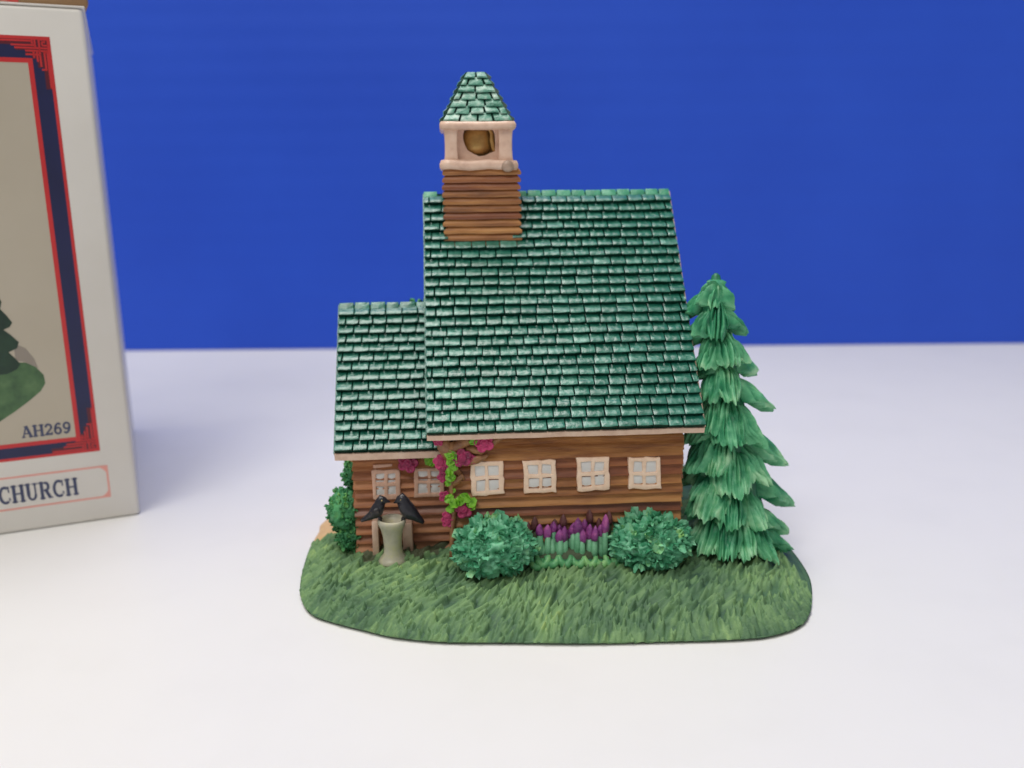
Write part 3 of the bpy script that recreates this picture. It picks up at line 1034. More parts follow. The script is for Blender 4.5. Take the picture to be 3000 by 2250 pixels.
# lintel stubs over two windows
for (x0, y0, x1, y1, vp) in ((1092, 1377, 1150, 1358, VAW), (1556, 1349, 1612, 1339, VW), (1886, 1341, 1920, 1334, VW)):
    a, b = hv(x0, y0, vp - 0.09), hv(x1, y1, vp - 0.09)
    MB().box(a.x, b.x, vp - 0.10, vp - 0.02, a.z + 0.004, b.z).build('lintel', 'post', fig, smooth=True, sharp=50, bevel=0.015, jitter=0.02)

# small pink posts at the annex foot
for (xa, xb, yt, yb) in ((1092, 1107, 1525, 1596), (1183, 1208, 1530, 1590)):
    vq = VAW - 0.28
    a, b = hv(xa, yb, vq), hv(xb, yt, vq)
    MB().box(a.x, b.x, vq - 0.06, vq + 0.20, 0.45, b.z).build('post', 'cream', fig, smooth=True, sharp=50, bevel=0.02, jitter=0.03)

# --- carved turf: strokes cut into the resin, kept as real relief --------
RES = 0.0125
GX0, GX1, GY0, GY1 = -5.6, 5.6, -5.4, 6.0
NXR, NYR = int((GX1 - GX0) / RES), int((GY1 - GY0) / RES)
HM = np.full((NYR, NXR), 0.0, dtype=np.float32)
TM = np.full((NYR, NXR), 0.18, dtype=np.float32)
r_ = random.Random(91)
strokes = []
while len(strokes) < 4000:
    a = r_.uniform(-PI, PI)
    t = math.sqrt(r_.uniform(0.06, 1.04))
    u, v = orad(a) * t * math.cos(a), orad(a) * t * math.sin(a)
    if v > 0.6 and r_.random() < 0.6:
        continue
    strokes.append((u, v, a, t))
for _ in range(900):
    a, t = r_.uniform(-PI, PI), r_.uniform(0.90, 1.01)
    strokes.append((orad(a) * t * math.cos(a), orad(a) * t * math.sin(a), a, t))
for (u, v, a, t) in strokes:
    lf = smoothstep(-2.8, -0.8, u)
    lean = Vector((0.58, 0.60)) * lf + Vector((0.93, 0.26)) * (1 - lf)
    kk = smoothstep(0.84, 0.99, t)
    d = lean * (1 - 0.45 * kk) + Vector((-math.cos(a), -math.sin(a))) * (0.75 * kk)
    sw = 0.55 * mnoise.noise(Vector((u * 0.8, v * 0.8, 4))) + r_.uniform(-0.30, 0.30)
    d = Matrix.Rotation(sw, 2) @ d.normalized()
    ln = r_.uniform(0.24, 0.50) * (1 - 0.2 * kk)
    w = r_.uniform(0.044, 0.080)
    hgt = r_.uniform(0.09, 0.25)
    i0, i1 = int((u - 0.32 - GX0) / RES), int((u + 0.32 - GX0) / RES)
    j0, j1 = int((v - 0.32 - GY0) / RES), int((v + 0.32 - GY0) / RES)
    if i0 < 0 or j0 < 0 or i1 >= NXR or j1 >= NYR:
        continue
    X = (np.arange(i0, i1) * RES + GX0 - u)[None, :]
    Y = (np.arange(j0, j1) * RES + GY0 - v)[:, None]
    p = (X * d.x + Y * d.y) / ln + 0.5
    q_ = (-X * d.y + Y * d.x) + 0.06 * r_.uniform(-1, 1) * (p - 0.5) ** 2
    wl = w * np.clip(np.minimum(p * 3.2, 1.0), 0, 1) ** 0.6 * np.clip((1.0 - p) * 1.7, 0, 1) ** 0.55
    inside = (p > 0) & (p < 1) & (np.abs(q_) < wl)
    pr = np.where(inside, hgt * (0.10 + 0.90 * np.clip(p, 0, 1) ** 1.2) * np.sqrt(np.clip(1 - (q_ / np.maximum(wl, 1e-4)) ** 2, 0, 1)), 0)
    sub, tsub = HM[j0:j1, i0:i1], TM[j0:j1, i0:i1]
    m_ = pr > sub
    tn = 0.40 + 0.13 * r_.uniform(-1, 1) + 0.20 * mnoise.noise(Vector((u * 0.7, v * 0.7, 20)))
    sub[m_] = pr[m_]
    tsub[m_] = (tn - 0.10 + 0.22 * np.clip(p, 0, 1))[m_]      # dry-brushed tips


def sample(A, U, Vv):
    x = np.clip((U - GX0) / RES, 0, NXR - 2); y = np.clip((Vv - GY0) / RES, 0, NYR - 2)
    i, j = x.astype(int), y.astype(int)
    fx, fy = x - i, y - j
    return (A[j, i] * (1 - fx) + A[j, i + 1] * fx) * (1 - fy) + (A[j + 1, i] * (1 - fx) + A[j + 1, i + 1] * fx) * fy


NG, NT = 1500, 190
th_ = np.linspace(-PI, PI, NG, endpoint=False)
tt_ = 1.0 - (1.0 - 0.26) * np.linspace(0, 1, NT) ** 1.15
RO = np.interp(th_, ang_w, rad_w)
TH, TT = np.meshgrid(th_, tt_)
RR = RO[None, :] * TT
U, Vv = RR * np.cos(TH), RR * np.sin(TH)
Hs, Ts = sample(HM, U, Vv), sample(TM, U, Vv)
nlow = np.array([mnoise.noise(Vector((float(x) * 1.3, float(y) * 1.3, 0))) for x, y in zip(U[::6, ::10].ravel(), Vv[::6, ::10].ravel())]).reshape(U[::6, ::10].shape)
nl = np.repeat(np.repeat(nlow, 6, 0), 10, 1)[:NT, :NG]
# cheap smoothing of the repeated low-frequency swell
for _ in range(6):
    nl = (nl + np.roll(nl, 3, 1) + np.roll(nl, -3, 1)) / 3
    nl[2:-2] = (nl[:-4] + nl[2:-2] + nl[4:]) / 3
base_h = 0.10 + 0.50 * np.clip(1 - TT ** 4.2, 0, 1) ** 0.8 + 0.03 * nl
edge = np.clip((TT - 0.86) / 0.14, 0, 1) ** 2
Z = base_h - 0.08 + Hs * (1 - 0.45 * edge)
push = 1 + (Hs - 0.06) * 0.05 * edge
VX = np.stack([U * push, Vv * push, Z], -1).reshape(-1, 3)
low = np.stack([U[0] * 1.002, Vv[0] * 1.002, np.full(NG, 0.062)], -1)        # carved edge drops to the smooth rim
VX = np.concatenate([low, VX])
idx = np.arange(NG)
nx_ = (idx + 1) % NG
F_ = []
pathm = (th_ > 2.55) & (th_ < 3.12)
Fg, Fs = [], []
for k in range(NT):
    r0, r1 = k * NG, (k + 1) * NG
    tk = tt_[min(k, NT - 1)]
    quads = np.stack([r0 + idx, r0 + nx_, r1 + nx_, r1 + idx], -1)
    keepq = ~(pathm & (tk > 0.72))
    if k > 0:
        uu, ww = U[k - 1], Vv[k - 1]
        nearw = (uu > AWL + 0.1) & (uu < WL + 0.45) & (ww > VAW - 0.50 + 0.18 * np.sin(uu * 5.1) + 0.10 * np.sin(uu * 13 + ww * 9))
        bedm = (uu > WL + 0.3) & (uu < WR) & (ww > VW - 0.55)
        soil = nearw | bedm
    else:
        soil = np.zeros(NG, bool)
    Fg.append(quads[keepq & ~soil]); Fs.append(quads[keepq & soil])
tv = np.concatenate([Ts[0], Ts.reshape(-1)])


def np_mesh(name, verts, faces, tint, mat, parent):
    used = np.unique(faces)
    remap = np.full(len(verts), -1); remap[used] = np.arange(len(used))
    f = remap[faces]
    me = bpy.data.meshes.new(name)
    me.vertices.add(len(used)); me.vertices.foreach_set('co', (verts[used] * S).astype(np.float32).ravel())
    me.loops.add(f.size); me.loops.foreach_set('vertex_index', f.ravel().astype(np.int32))
    me.polygons.add(len(f)); me.polygons.foreach_set('loop_start', np.arange(0, f.size, 4, dtype=np.int32))
    me.polygons.foreach_set('use_smooth', np.ones(len(f), dtype=bool))
    me.update(calc_edges=True); me.validate()
    at = me.attributes.new('tint', 'FLOAT', 'POINT'); at.data.foreach_set('value', tint[used].astype(np.float32))
    me.materials.append(M[mat])
    o = link(name, me, parent); o['kind'] = 'stuff'
    return o


np_mesh('grass', VX, np.concatenate(Fg)[:, ::-1], tv, 'grass', base)
np_mesh('soil', VX, np.concatenate(Fs)[:, ::-1], tv, 'soil', base)


# --- bushes ------------------------------------------------------------
def leaf_variant(seed):
    """crumpled, cupped resin leaf with a thick body; root at the origin, tip along +y, face +z"""
    r_ = random.Random(seed)
    nx, ny = 6, 5
    V, Fc = [], []
    ph = Vector((r_.uniform(0, 50), r_.uniform(0, 50), 0))
    cup = r_.uniform(0.10, 0.30)
    curl = r_.uniform(-0.15, 0.35)
    for j in range(ny + 1):
        t = j / ny
        w = 0.5 * (0.35 + 1.1 * t - 0.75 * t ** 3)
        for i in range(nx + 1):
            s = 2 * i / nx - 1
            x = w * s
            y = t * (1 - 0.25 * s * s * t)
            z = 0.18 + cup * s * s * t + curl * t * t + 0.40 * mnoise.noise(ph + Vector((s * 2.1, t * 2.6, 0))) * (0.3 + t)
            V.append((x, y, z))
    m = nx + 1
    for j in range(ny):
        for i in range(nx):
            Fc.append((j * m + i, j * m + i + 1, (j + 1) * m + i + 1, (j + 1) * m + i))
    per = list(range(m)) + [j * m + nx for j in range(1, ny + 1)] + [ny * m + i for i in range(nx - 1, -1, -1)] + [j * m for j in range(ny - 1, 0, -1)]
    o2 = len(V)
    for i in per:
        x, y, z = V[i]
        V.append((x * 0.78, y * 0.80, z - 0.20))
    V.append((0, 0.25, -0.15))
    for k in range(len(per)):
        Fc.append((per[(k + 1) % len(per)], per[k], o2 + k, o2 + (k + 1) % len(per)))
        Fc.append((o2 + k, len(V) - 1, o2 + (k + 1) % len(per)))
    return V, Fc


LV = [leaf_variant(300 + i) for i in range(8)]
leaf_me = []
for V, Fc in LV:
    mb = MB(); mb.add(V, Fc)
    leaf_me.append(mb.mesh('leaf', 'leaf', smooth=True, sharp=60))


def blob(c, r3, seed, amp=0.10, freq=1.6, n=24, m=16, low=-0.75, crumple=0.0):
    V, Fc = [], []
    for j in range(m + 1):
        ph = -PI / 2 + PI * j / m
        for i in range(n):
            a = 2 * PI * i / n
            d = Vector((math.cos(ph) * math.cos(a), math.cos(ph) * math.sin(a), math.sin(ph)))
            k = 1 + amp * mnoise.noise(d * freq + Vector((seed, seed * 0.7, 0)))
            if crumple:
                k += crumple * (0.5 - abs(mnoise.noise(d * 4.6 + Vector((seed, 0, 3)))) * 2.2 + 0.5 * abs(mnoise.noise(d * 9.5 + Vector((3, seed, 0)))))
            V.append((c[0] + r3[0] * d.x * k, c[1] + r3[1] * d.y * k, c[2] + r3[2] * max(low, d.z) * k))
    for j in range(m):
        for i in range(n):
            Fc.append((j * n + i, j * n + (i + 1) % n, (j + 1) * n + (i + 1) % n, (j + 1) * n + i))
    return V, Fc


def leaf_mat(c, r3, d, size, r_):
    p = Vector((c[0] + r3[0] * d.x, c[1] + r3[1] * d.y, c[2] + r3[2] * d.z))
    nrm = Vector((d.x / r3[0], d.y / r3[1], d.z / r3[2])).normalized()
    tan = (Vector((0, 0, 1)) - nrm * nrm.z)
    if tan.length < 0.1:
        tan = Vector((1, 0, 0)) - nrm * nrm.x
    tan.normalize()
    tan = Matrix.Rotation(r_.uniform(-1.5, 1.5) + (PI if r_.random() < 0.25 else 0), 3, nrm) @ tan
    tilt = r_.uniform(0.10, 0.70)
    ey = (tan * math.cos(tilt) + nrm * math.sin(tilt)).normalized()
    ez = (nrm * math.cos(tilt) - tan * math.sin(tilt)).normalized()
    ex = ey.cross(ez)
    return frame(ex * size, ey * size, ez * size, p)


def fib(n, r_):
    for i in range(n):
        z = 1 - 2 * (i + 0.5) / n
        a = i * 2.399963 + r_.uniform(-0.2, 0.2)
        r = math.sqrt(1 - z * z)
        yield Vector((r * math.cos(a), r * math.sin(a), z))


def bush(c, r3, n, size, seed, label):
    r_ = random.Random(seed)
    mb = MB()
    V, Fc = blob(c, [x * 0.92 for x in r3], seed, n=88, m=60, crumple=0.26)
    mb.add(V, Fc)
    b = mb.build('bush', 'leaf', fig)
    b['label'] = label
    for d in fib(n, r_):
        if d.z < -0.62 or d.y > 0.55:
            continue
        link('leaf', r_.choice(leaf_me), b, mat=leaf_mat(c, [x * 0.83 for x in r3], d, size * r_.uniform(0.7, 1.25), r_))
    return b


bv = VW - 0.62
c1 = hv(1448, 1606, bv); c2 = hv(1905, 1590, bv + 0.05)
bush((c1.x, bv, c1.z), (0.80, 0.66, 0.60), 215, 0.24, 5, 'left of the two leafy bushes under the windows')
bush((c2.x, bv + 0.05, c2.z), (0.84, 0.64, 0.58), 215, 0.235, 9, 'right of the two leafy bushes, beside the pine')


def soft_shrub(cs, size, n, seed, label):
    r_ = random.Random(seed)
    mb = MB()
    for c, r3 in cs:
        V, Fc = blob(c, [x * 0.92 for x in r3], seed, 0.15, n=56, m=36, crumple=0.25)
        mb.add(V, Fc, 0.3)
        for d in fib(n, r_):
            mt = leaf_mat(c, [x * 0.85 for x in r3], d, size * r_.uniform(0.7, 1.2), r_)
            mt.translation = mt.translation / S
            V, Fc = r_.choice(LV)
            mb.add([mt @ Vector(p) for p in V], Fc, max(0, min(1, 0.5 + 0.25 * r_.uniform(-1, 1) + 0.25 * d.z)))
    o = mb.build('shrub', 'leaf_back', fig, smooth=True)
    o['label'] = label; o['kind'] = 'stuff'
    return o


vs = VAW + 0.35
s1, s2, s3 = hv(1020, 1495, vs), hv(1042, 1390, vs + 0.3), hv(1032, 1565, vs - 0.1)
soft_shrub([((s1.x, vs, s1.z), (0.42, 0.5, 0.50)), ((s2.x, vs + 0.3, s2.z), (0.18, 0.3, 0.42)), ((s3.x, vs - 0.1, s3.z + 0.0), (0.30, 0.4, 0.32))], 0.16, 110, 31, 'blurred shrub at the left corner of the annex')


# --- pine ---------------------------------------------------------------
TVP = VW + 0.55
ax_b, ax_t = hv(2155, 1650, TVP), hv(2098, 815, TVP + 0.15)


def axis_at(z):
    t = (z - ax_b.z) / (ax_t.z - ax_b.z)
    return ax_b.lerp(ax_t, t)


mb = MB()
zs = [0.4 + (ax_t.z - 0.4) * i / 14 for i in range(15)]
V, Fc = [], []
n = 20
for j, z in enumerate(zs):
    t = j / 14
    c = axis_at(z)
    for i in range(n):
        a = 2 * PI * i / n
        r = (0.72 * (1 - t) ** 0.85 + 0.05) * (1 + 0.14 * mnoise.noise(Vector((math.cos(a) * 2, math.sin(a) * 2, z * 2))))
        V.append((c.x + r * math.cos(a), c.y + r * math.sin(a) * 0.85, z))
for j in range(14):
    for i in range(n):
        Fc.append((j * n + i, j * n + (i + 1) % n, (j + 1) * n + (i + 1) % n, (j + 1) * n + i))
Fc.append(tuple(14 * n + i for i in range(n)))
mb.add(V, Fc)
pine = mb.build('pine_tree', 'pine', fig)
pine['label'] = 'tall green pine standing at the right end of the church'


def bough(tip, root, width, seed, mat='pine', droop=0.30, point=0.0):
    """draped, grooved resin bough from root (inside the core) to tip"""
    r_ = random.Random(seed)
    tip, root = Vector(tip), Vector(root)
    d = tip - root
    L = d.length
    dn = d.normalized()
    horiz = Vector((d.x, d.y, 0))
    if horiz.length < 0.05:
        horiz = Vector((0, -1, 0))
    horiz.normalize()
    side = Vector((-horiz.y, horiz.x, 0))
    upn = side.cross(dn)
    if upn.dot(horiz) < 0:
        upn = -upn
    ns, nt = 18, 48
    V, tt, Fc = [], [], []
    ph = r_.uniform(0, 60)
    blunt = r_.uniform(0.14, 0.36) + point
    skew = r_.uniform(-0.18, 0.18)
    for j in range(ns + 1):
        s = j / ns
        bow = (math.sin(s * PI * 0.9) * droop * 0.58 + 0.05 * smoothstep(0.75, 1, s)) * L
        w = width * (0.34 + 0.80 * s ** 0.7) * (1.0 - blunt * smoothstep(0.70, 1.0, s))
        for i in range(nt + 1):
            t = 2 * i / nt - 1
            x = (t + skew * s) * w / 2
            # irregular, slightly wandering flutes
            q_ = Vector((t * width * 5.6 + ph, s * 1.7, ph))
            gr = 1 - min(1.0, abs(mnoise.noise(q_)) * 2.6)
            gr2 = mnoise.noise(Vector((t * width * 10 + ph, s * 2.2, 7)))
            rag = (0.13 * mnoise.noise(Vector((t * width * 5 + ph, 3, 1))) + 0.07 * mnoise.noise(Vector((t * width * 11 + ph, 9, 1)))) * smoothstep(0.4, 1, s)
            lens = L * (1 - 0.20 * abs(t) ** 2.2 * s) * (1 + rag)
            p = root + dn * (s * lens) + side * x
            arch = -0.26 * t * t * w - 0.10 * abs(t) ** 5 * w
            amp = 0.11 * smoothstep(0.0, 0.3, s)
            p += upn * (bow + arch - amp * gr + amp * 0.4 * gr2 + 0.05 * mnoise.noise(p * 2.2))
            V.append(p)
            tt.append(0.50 - 0.12 * gr + 0.22 * gr2 + 0.24 * smoothstep(0.70, 1.0, s) + 0.26 * mnoise.noise(p * 2.6))
    m = nt + 1
    for j in range(ns):
        for i in range(nt):
            Fc.append((j * m + i, j * m + i + 1, (j + 1) * m + i + 1, (j + 1) * m + i))
    per = list(range(m)) + [j * m + nt for j in range(1, ns + 1)] + [ns * m + i for i in range(nt - 1, -1, -1)] + [j * m for j in range(ns - 1, 0, -1)]
    o2 = len(V)
    for i in per:
        V.append(V[i] - upn * 0.16 - dn * 0.05 + (root - V[i]) * 0.10); tt.append(0.4)
    V.append(root + dn * (L * 0.45) - upn * 0.22); tt.append(0.35)
    for k in range(len(per)):
        Fc.append((per[(k + 1) % len(per)], per[k], o2 + k, o2 + (k + 1) % len(per)))
        Fc.append((o2 + k, len(V) - 1, o2 + (k + 1) % len(per)))
    mb = MB(); mb.add(V, Fc, tt)
    return mb.build('bough', mat, pine, smooth=True, sharp=80)


# (tip px, tip py, tip depth offset from the axis, drop in cm, width)
BG = [
    (2044, 896, 0.00, 0.74, 0.56), (2152, 910, -0.10, 0.86, 0.56), (2096, 905, -0.28, 0.80, 0.54), (2110, 900, 0.3, 0.8, 0.7),
    (2092, 1000, -0.48, 0.90, 0.56), (2180, 985, -0.12, 0.85, 0.62), (2040, 990, -0.10, 0.80, 0.70), (2130, 980, 0.45, 0.8, 0.8), (2004, 925, 0.72, 0.65, 0.6), (2010, 1010, 0.55, 0.8, 0.8),
    (2140, 1078, -0.56, 0.80, 0.78), (2192, 1066, -0.30, 0.75, 0.60), (2060, 1085, -0.35, 0.80, 0.70), (2214, 1100, 0.20, 0.80, 0.60), (2025, 1110, 0.2, 0.8, 0.8),
    (2140, 1185, -0.72, 0.90, 0.72), (2256, 1208, -0.22, 0.95, 0.70), (2070, 1180, -0.48, 0.85, 0.74), (2150, 1180, 0.60, 0.9, 1.0),
    (2150, 1315, -0.86, 1.00, 0.86), (2068, 1275, -0.60, 0.90, 0.72), (2232, 1310, -0.55, 1.00, 0.80),
    (2292, 1372, -0.15, 1.15, 0.82), (2025, 1392, -0.50, 1.05, 0.95), (2160, 1462, -0.98, 1.05, 1.00), (2250, 1425, -0.62, 1.00, 0.84), (2160, 1380, 0.75, 1.0, 1.2), (2085, 1400, -0.75, 0.9, 0.8),
    (2318, 1488, 0.0, 1.15, 0.84), (2055, 1530, -0.95, 1.00, 0.84), (2130, 1560, -1.10, 1.0, 0.80), (2225, 1560, -0.92, 1.00, 0.90), (2302, 1562, -0.15, 0.9, 0.8), (2018, 1520, -0.42, 0.9, 0.7),
    (2060, 1660, -1.10, 1.02, 0.78), (2116, 1676, -1.28, 1.05, 0.80), (2186, 1660, -1.22, 0.98, 0.80), (2262, 1662, -1.00, 1.05, 0.86), (2308, 1645, -0.30, 0.95, 0.8), (2020, 1640, -0.6, 0.9, 0.6), (2160, 1560, 0.85, 1.1, 1.3),
    (2012, 1300, -0.15, 0.9, 0.85), (2005, 1420, 0.1, 1.0, 0.9), (2030, 1470, -0.45, 0.9, 0.8), (2008, 1220, 0.25, 0.9, 0.8)]
for i, (x, y, dv, drop, wd) in enumerate(BG):
    zc = axis_at(hv(x, y, TVP).z)
    tip = hv(x, y, zc.y + dv)
    gz = ground(tip.x, tip.y)
    tip.z = max(tip.z, gz + 0.02)
    sidey = x > 2170 and dv > -0.45
    root = axis_at(tip.z + drop * (0.92 if sidey else 1.06))
    wd *= 0.80 if y < 1000 else 0.94
    if root.z > ax_t.z + 0.02:
        root = Vector(ax_t)
    root = root + Vector((0, -0.02, 0))
    bough(tip, root, wd, 500 + i, point=0.38 if sidey else 0.0)
# leader on top
tp_ = hv(2098, 800, ax_t.y)
mbl = MB().sweep([ax_t - Vector((0, 0, 0.75)), ax_t - Vector((0, 0, 0.45)), ax_t - Vector((0, 0, 0.2)), Vector((tp_.x, tp_.y, tp_.z - 0.05)), tp_], [0.26, 0.22, 0.15, 0.085, 0.03], 14)
mbl.build('leader', 'pine', pine, smooth=True)

# --- shrub tip showing behind the annex ridge ----------------------------
bk = hv(1228, 876, ARV + 0.9)
mb = MB()
r_ = random.Random(8)
prof = [(0.55, 0.4 - bk.z), (0.6, 1.2 - bk.z), (0.5, 2.4 - bk.z), (0.36, -1.6), (0.22, -0.7), (0.12, -0.3), (0.03, 0.0)]
mb.lathe(prof, bk, 20, 0.10, 4)
for k in range(70):
    t = k / 70
    z = bk.z - 0.1 - t * 2.6
    rad = 0.08 + 0.2 * (bk.z - z)
    rad = min(rad, 0.55)
    a = k * 2.4
    mt = leaf_mat((bk.x, bk.y, z), (rad, rad, rad), Vector((math.cos(a), math.sin(a), 0.01)).normalized(), 0.2, r_)
    mt.translation = mt.translation / S
    V, Fc = r_.choice(LV)
    mb.add([mt @ Vector(p) for p in V], Fc, r_.random())
o = mb.build('shrub', 'leaf_back', fig); o['kind'] = 'stuff'; o['label'] = 'tip of a green shrub just above the low annex ridge'

# --- flower bed between the bushes ----------------------------------------
fbv = VW - 0.42
bed_c = hv(1665, 1630, fbv)
V, Fc = blob((bed_c.x, VW - 0.25, 0.55), (0.95, 0.42, 0.30), 3, 0.2)
mb = MB(); mb.add(V, Fc)
bed = mb.build('flower_bed', 'soil', fig)


def bud(c, r, h, mat, seed):
    prof = [(0.35 * r, 0), (0.8 * r, h * 0.10), (1.0 * r, h * 0.30), (0.98 * r, h * 0.52), (0.72 * r, h * 0.75), (0.38 * r, h * 0.90), (0.06 * r, h)]
    return MB().lathe(prof, c, 12, 0.11, seed).build('flower_head', mat, bed, jitter=0.03)


r_ = random.Random(77)
heads = [(1582, 1555, 26, 0), (1605, 1562, 34, 0.02), (1655, 1570, 38, 0.0), (1692, 1545, 38, -0.05), (1726, 1560, 36, 0.02), (1742, 1565, 36, -0.04), (1712, 1540, 30, 0.18), (1773, 1540, 44, 0.0), (1640, 1555, 26, 0.2), (1672, 1566, 30, 0.12), (1622, 1548, 28, 0.1), (1705, 1572, 32, -0.06), (1758, 1556, 30, 0.08), (1680, 1552, 30, 0.05), (1641, 1574, 30, -0.04)]
for i, (x, y, hp, dv) in enumerate(heads):
    c = hv(x, y + hp * 0.55, fbv + dv)
    bud(c, 0.085, hp * 17.6 / 2600 * 1.45, 'purple', i)
    foot = hv(x - 2, 1640, fbv + dv + 0.02)
    MB().sweep([(c.x, c.y, c.z + 0.06), ((c.x + foot.x) / 2, c.y - 0.02, (c.z + foot.z) / 2), (foot.x, foot.y, foot.z - 0.12)], [0.06, 0.075, 0.065], 9).build('stem', 'stem', bed)
for i, (x, y) in enumerate(((1650, 1520), (1728, 1508), (1785, 1512), (1568, 1530), (1548, 1545), (1625, 1535), (1755, 1530))):
    c = hv(x, y + 24, VW - 0.20)
    bud(c, 0.075, 0.30, 'purple_brown', 40 + i)
    MB().sweep([(c.x, c.y, c.z + 0.05), (c.x, c.y, 0.55)], [0.045, 0.05], 8).build('stem', 'soil', bed)
for i, x in enumerate((1566, 1586, 1618, 1634, 1700, 1758, 1795)):
    c = hv(x, 1585 + r_.uniform(-8, 8), fbv + 0.05)
    f_ = hv(x + r_.uniform(-4, 4), 1640, fbv + 0.02)
    MB().sweep([c, c.lerp(f_, 0.5) + Vector((0, -0.03, 0)), f_ - Vector((0, 0, 0.1))], [0.035, 0.07, 0.06], 9).build('stem', 'stem', bed)
# low u-shaped leaves in front
for i, x in enumerate((1572, 1590, 1617, 1655, 1694, 1729, 1761, 1790, 1812)):
    vq = fbv - 0.22
    c = hv(x, 1655 + (6 if i in (0, 8) else 0), vq)
    w, h = 0.13, 0.20 + r_.uniform(-0.02, 0.03)
    pts = [(c.x - w, c.y + 0.02, c.z + h), (c.x - w * 0.8, c.y - 0.03, c.z + h * 0.5), (c.x - w * 0.3, c.y - 0.07, c.z + h * 0.12), (c.x + w * 0.3, c.y - 0.07, c.z + h * 0.1), (c.x + w * 0.85, c.y - 0.03, c.z + h * 0.5), (c.x + w, c.y + 0.02, c.z + h * 0.95)]
    MB().sweep(pts, [0.035, 0.07, 0.09, 0.09, 0.07, 0.035], 9).build('leaf', 'bed_leaf', bed)
    MB().lathe([(0.02, -0.12), (0.10, -0.06), (0.11, 0.02), (0.05, 0.07)], (c.x, c.y + 0.02, c.z + 0.04), 10, 0.1, i).build('leaf', 'leaf_dark', bed)

# --- climbing vine ---------------------------------------------------------
vv = VW - 0.12


def vp(x, y, d=0.0): return hv(x, y, vv - d)


st_pts = [vp(1322, 1665, 0.05), vp(1326, 1610, 0.05), vp(1324, 1550, 0.03), vp(1330, 1500, 0.03), vp(1324, 1455, 0.02), vp(1320, 1410, 0.04), vp(1330, 1360, 0.06), vp(1322, 1320, 0.08), vp(1318, 1295, 0.08)]
vine = MB().sweep(st_pts, [0.07, 0.06, 0.055, 0.05, 0.05, 0.055, 0.08, 0.09, 0.08], 10).build('climbing_vine', 'bark', fig, jitter=0.05)
vine['label'] = 'brown vine with magenta flowers climbing the inner corner of the walls'
twigs = [([(1300, 1315), (1325, 1312), (1350, 1300), (1380, 1292), (1400, 1300)], [0.06, 0.12, 0.13, 0.10, 0.05]),
         ([(1405, 1312), (1432, 1300), (1455, 1286), (1470, 1284), (1481, 1287)], [0.08, 0.10, 0.09, 0.06, 0.015]),
         ([(1340, 1360), (1368, 1356), (1395, 1345), (1418, 1336), (1434, 1331)], [0.06, 0.09, 0.09, 0.06, 0.015]),
         ([(1325, 1420), (1340, 1405), (1352, 1395), (1358, 1404)], [0.05, 0.08, 0.07, 0.03]),
         ([(1285, 1285), (1300, 1300), (1312, 1322), (1318, 1345)], [0.10, 0.14, 0.12, 0.08]),
         ([(1365, 1318), (1390, 1316), (1410, 1318), (1425, 1312)], [0.06, 0.09, 0.09, 0.04]),
         ([(1340, 1340), (1330, 1375), (1345, 1390)], [0.08, 0.08, 0.05])]
for pts, rad in twigs:
    MB().sweep([vp(x, y, 0.04) for x, y in pts], rad, 10).build('twig', 'bark', vine, jitter=0.05)


def flower(c, r, seed, face=Vector((0, -1, 0.15)), mat='magenta'):
    r_ = random.Random(seed)
    face = face.normalized()
    ax = Vector((0, 0, 1)).cross(face).normalized()
    ay = face.cross(ax)
    mb = MB()
    a0 = r_.uniform(0, 6)
    for k in range(5):
        a = a0 + k * 2 * PI / 5 + r_.uniform(-0.12, 0.12)
        pc = c + (ax * math.cos(a) + ay * math.sin(a)) * (r * 0.60)
        rr_ = r * r_.uniform(0.42, 0.52)
        V, Fc = [], []
        n_, prof = 12, [(0.0, -0.25), (0.75, -0.20), (1.0, 0.0), (0.95, 0.28), (0.72, 0.34), (0.45, 0.16), (0.0, 0.10)]
        for (q_, h) in prof:
            for i in range(n_):
                b = 2 * PI * i / n_
                V.append(pc + (ax * math.cos(b) + ay * math.sin(b)) * (rr_ * max(q_, 0.02)) + face * (h * rr_ * 1.2))
        for j in range(len(prof) - 1):
            for i in range(n_):
                Fc.append((j * n_ + i, j * n_ + (i + 1) % n_, (j + 1) * n_ + (i + 1) % n_, (j + 1) * n_ + i))
        mb.add(V, Fc)
    V, Fc = [], []
    for j, (q_, h) in enumerate([(0.42, 0.0), (0.46, 0.35), (0.36, 0.52), (0.24, 0.30), (0.16, 0.48), (0.02, 0.50)]):
        for i in range(12):
            b = 2 * PI * i / 12
            V.append(c + (ax * math.cos(b) + ay * math.sin(b)) * (r * q_) + face * (h * r * 0.7))
    for j in range(5):
        for i in range(12):
            Fc.append((j * 12 + i, j * 12 + (i + 1) % 12, (j + 1) * 12 + (i + 1) % 12, (j + 1) * 12 + i))
    mb.add(V, Fc)
    return mb.build('flower', mat, vine, smooth=True)


FL = [(1418, 1296, 0.16, 0.20), (1353, 1341, 0.14, 0.20), (1358, 1490, 0.10, 0.19), (1311, 1528, 0.04, 0.13), (1314, 1510, 0.05, 0.13), (1303, 1455, 0.04, 0.12), (1290, 1352, 0.03, 0.15), (1298, 1372, 0.05, 0.12), (1297, 1398, 0.06, 0.11), (1284, 1292, 0.20, 0.11), (1382, 1346, 0.10, 0.10)]
for i, (x, y, d, r) in enumerate(FL):
    flower(vp(x, y, d), r, 60 + i)
f0 = flower(hv(1195, 1355, VAW - 0.22), 0.22, 90)


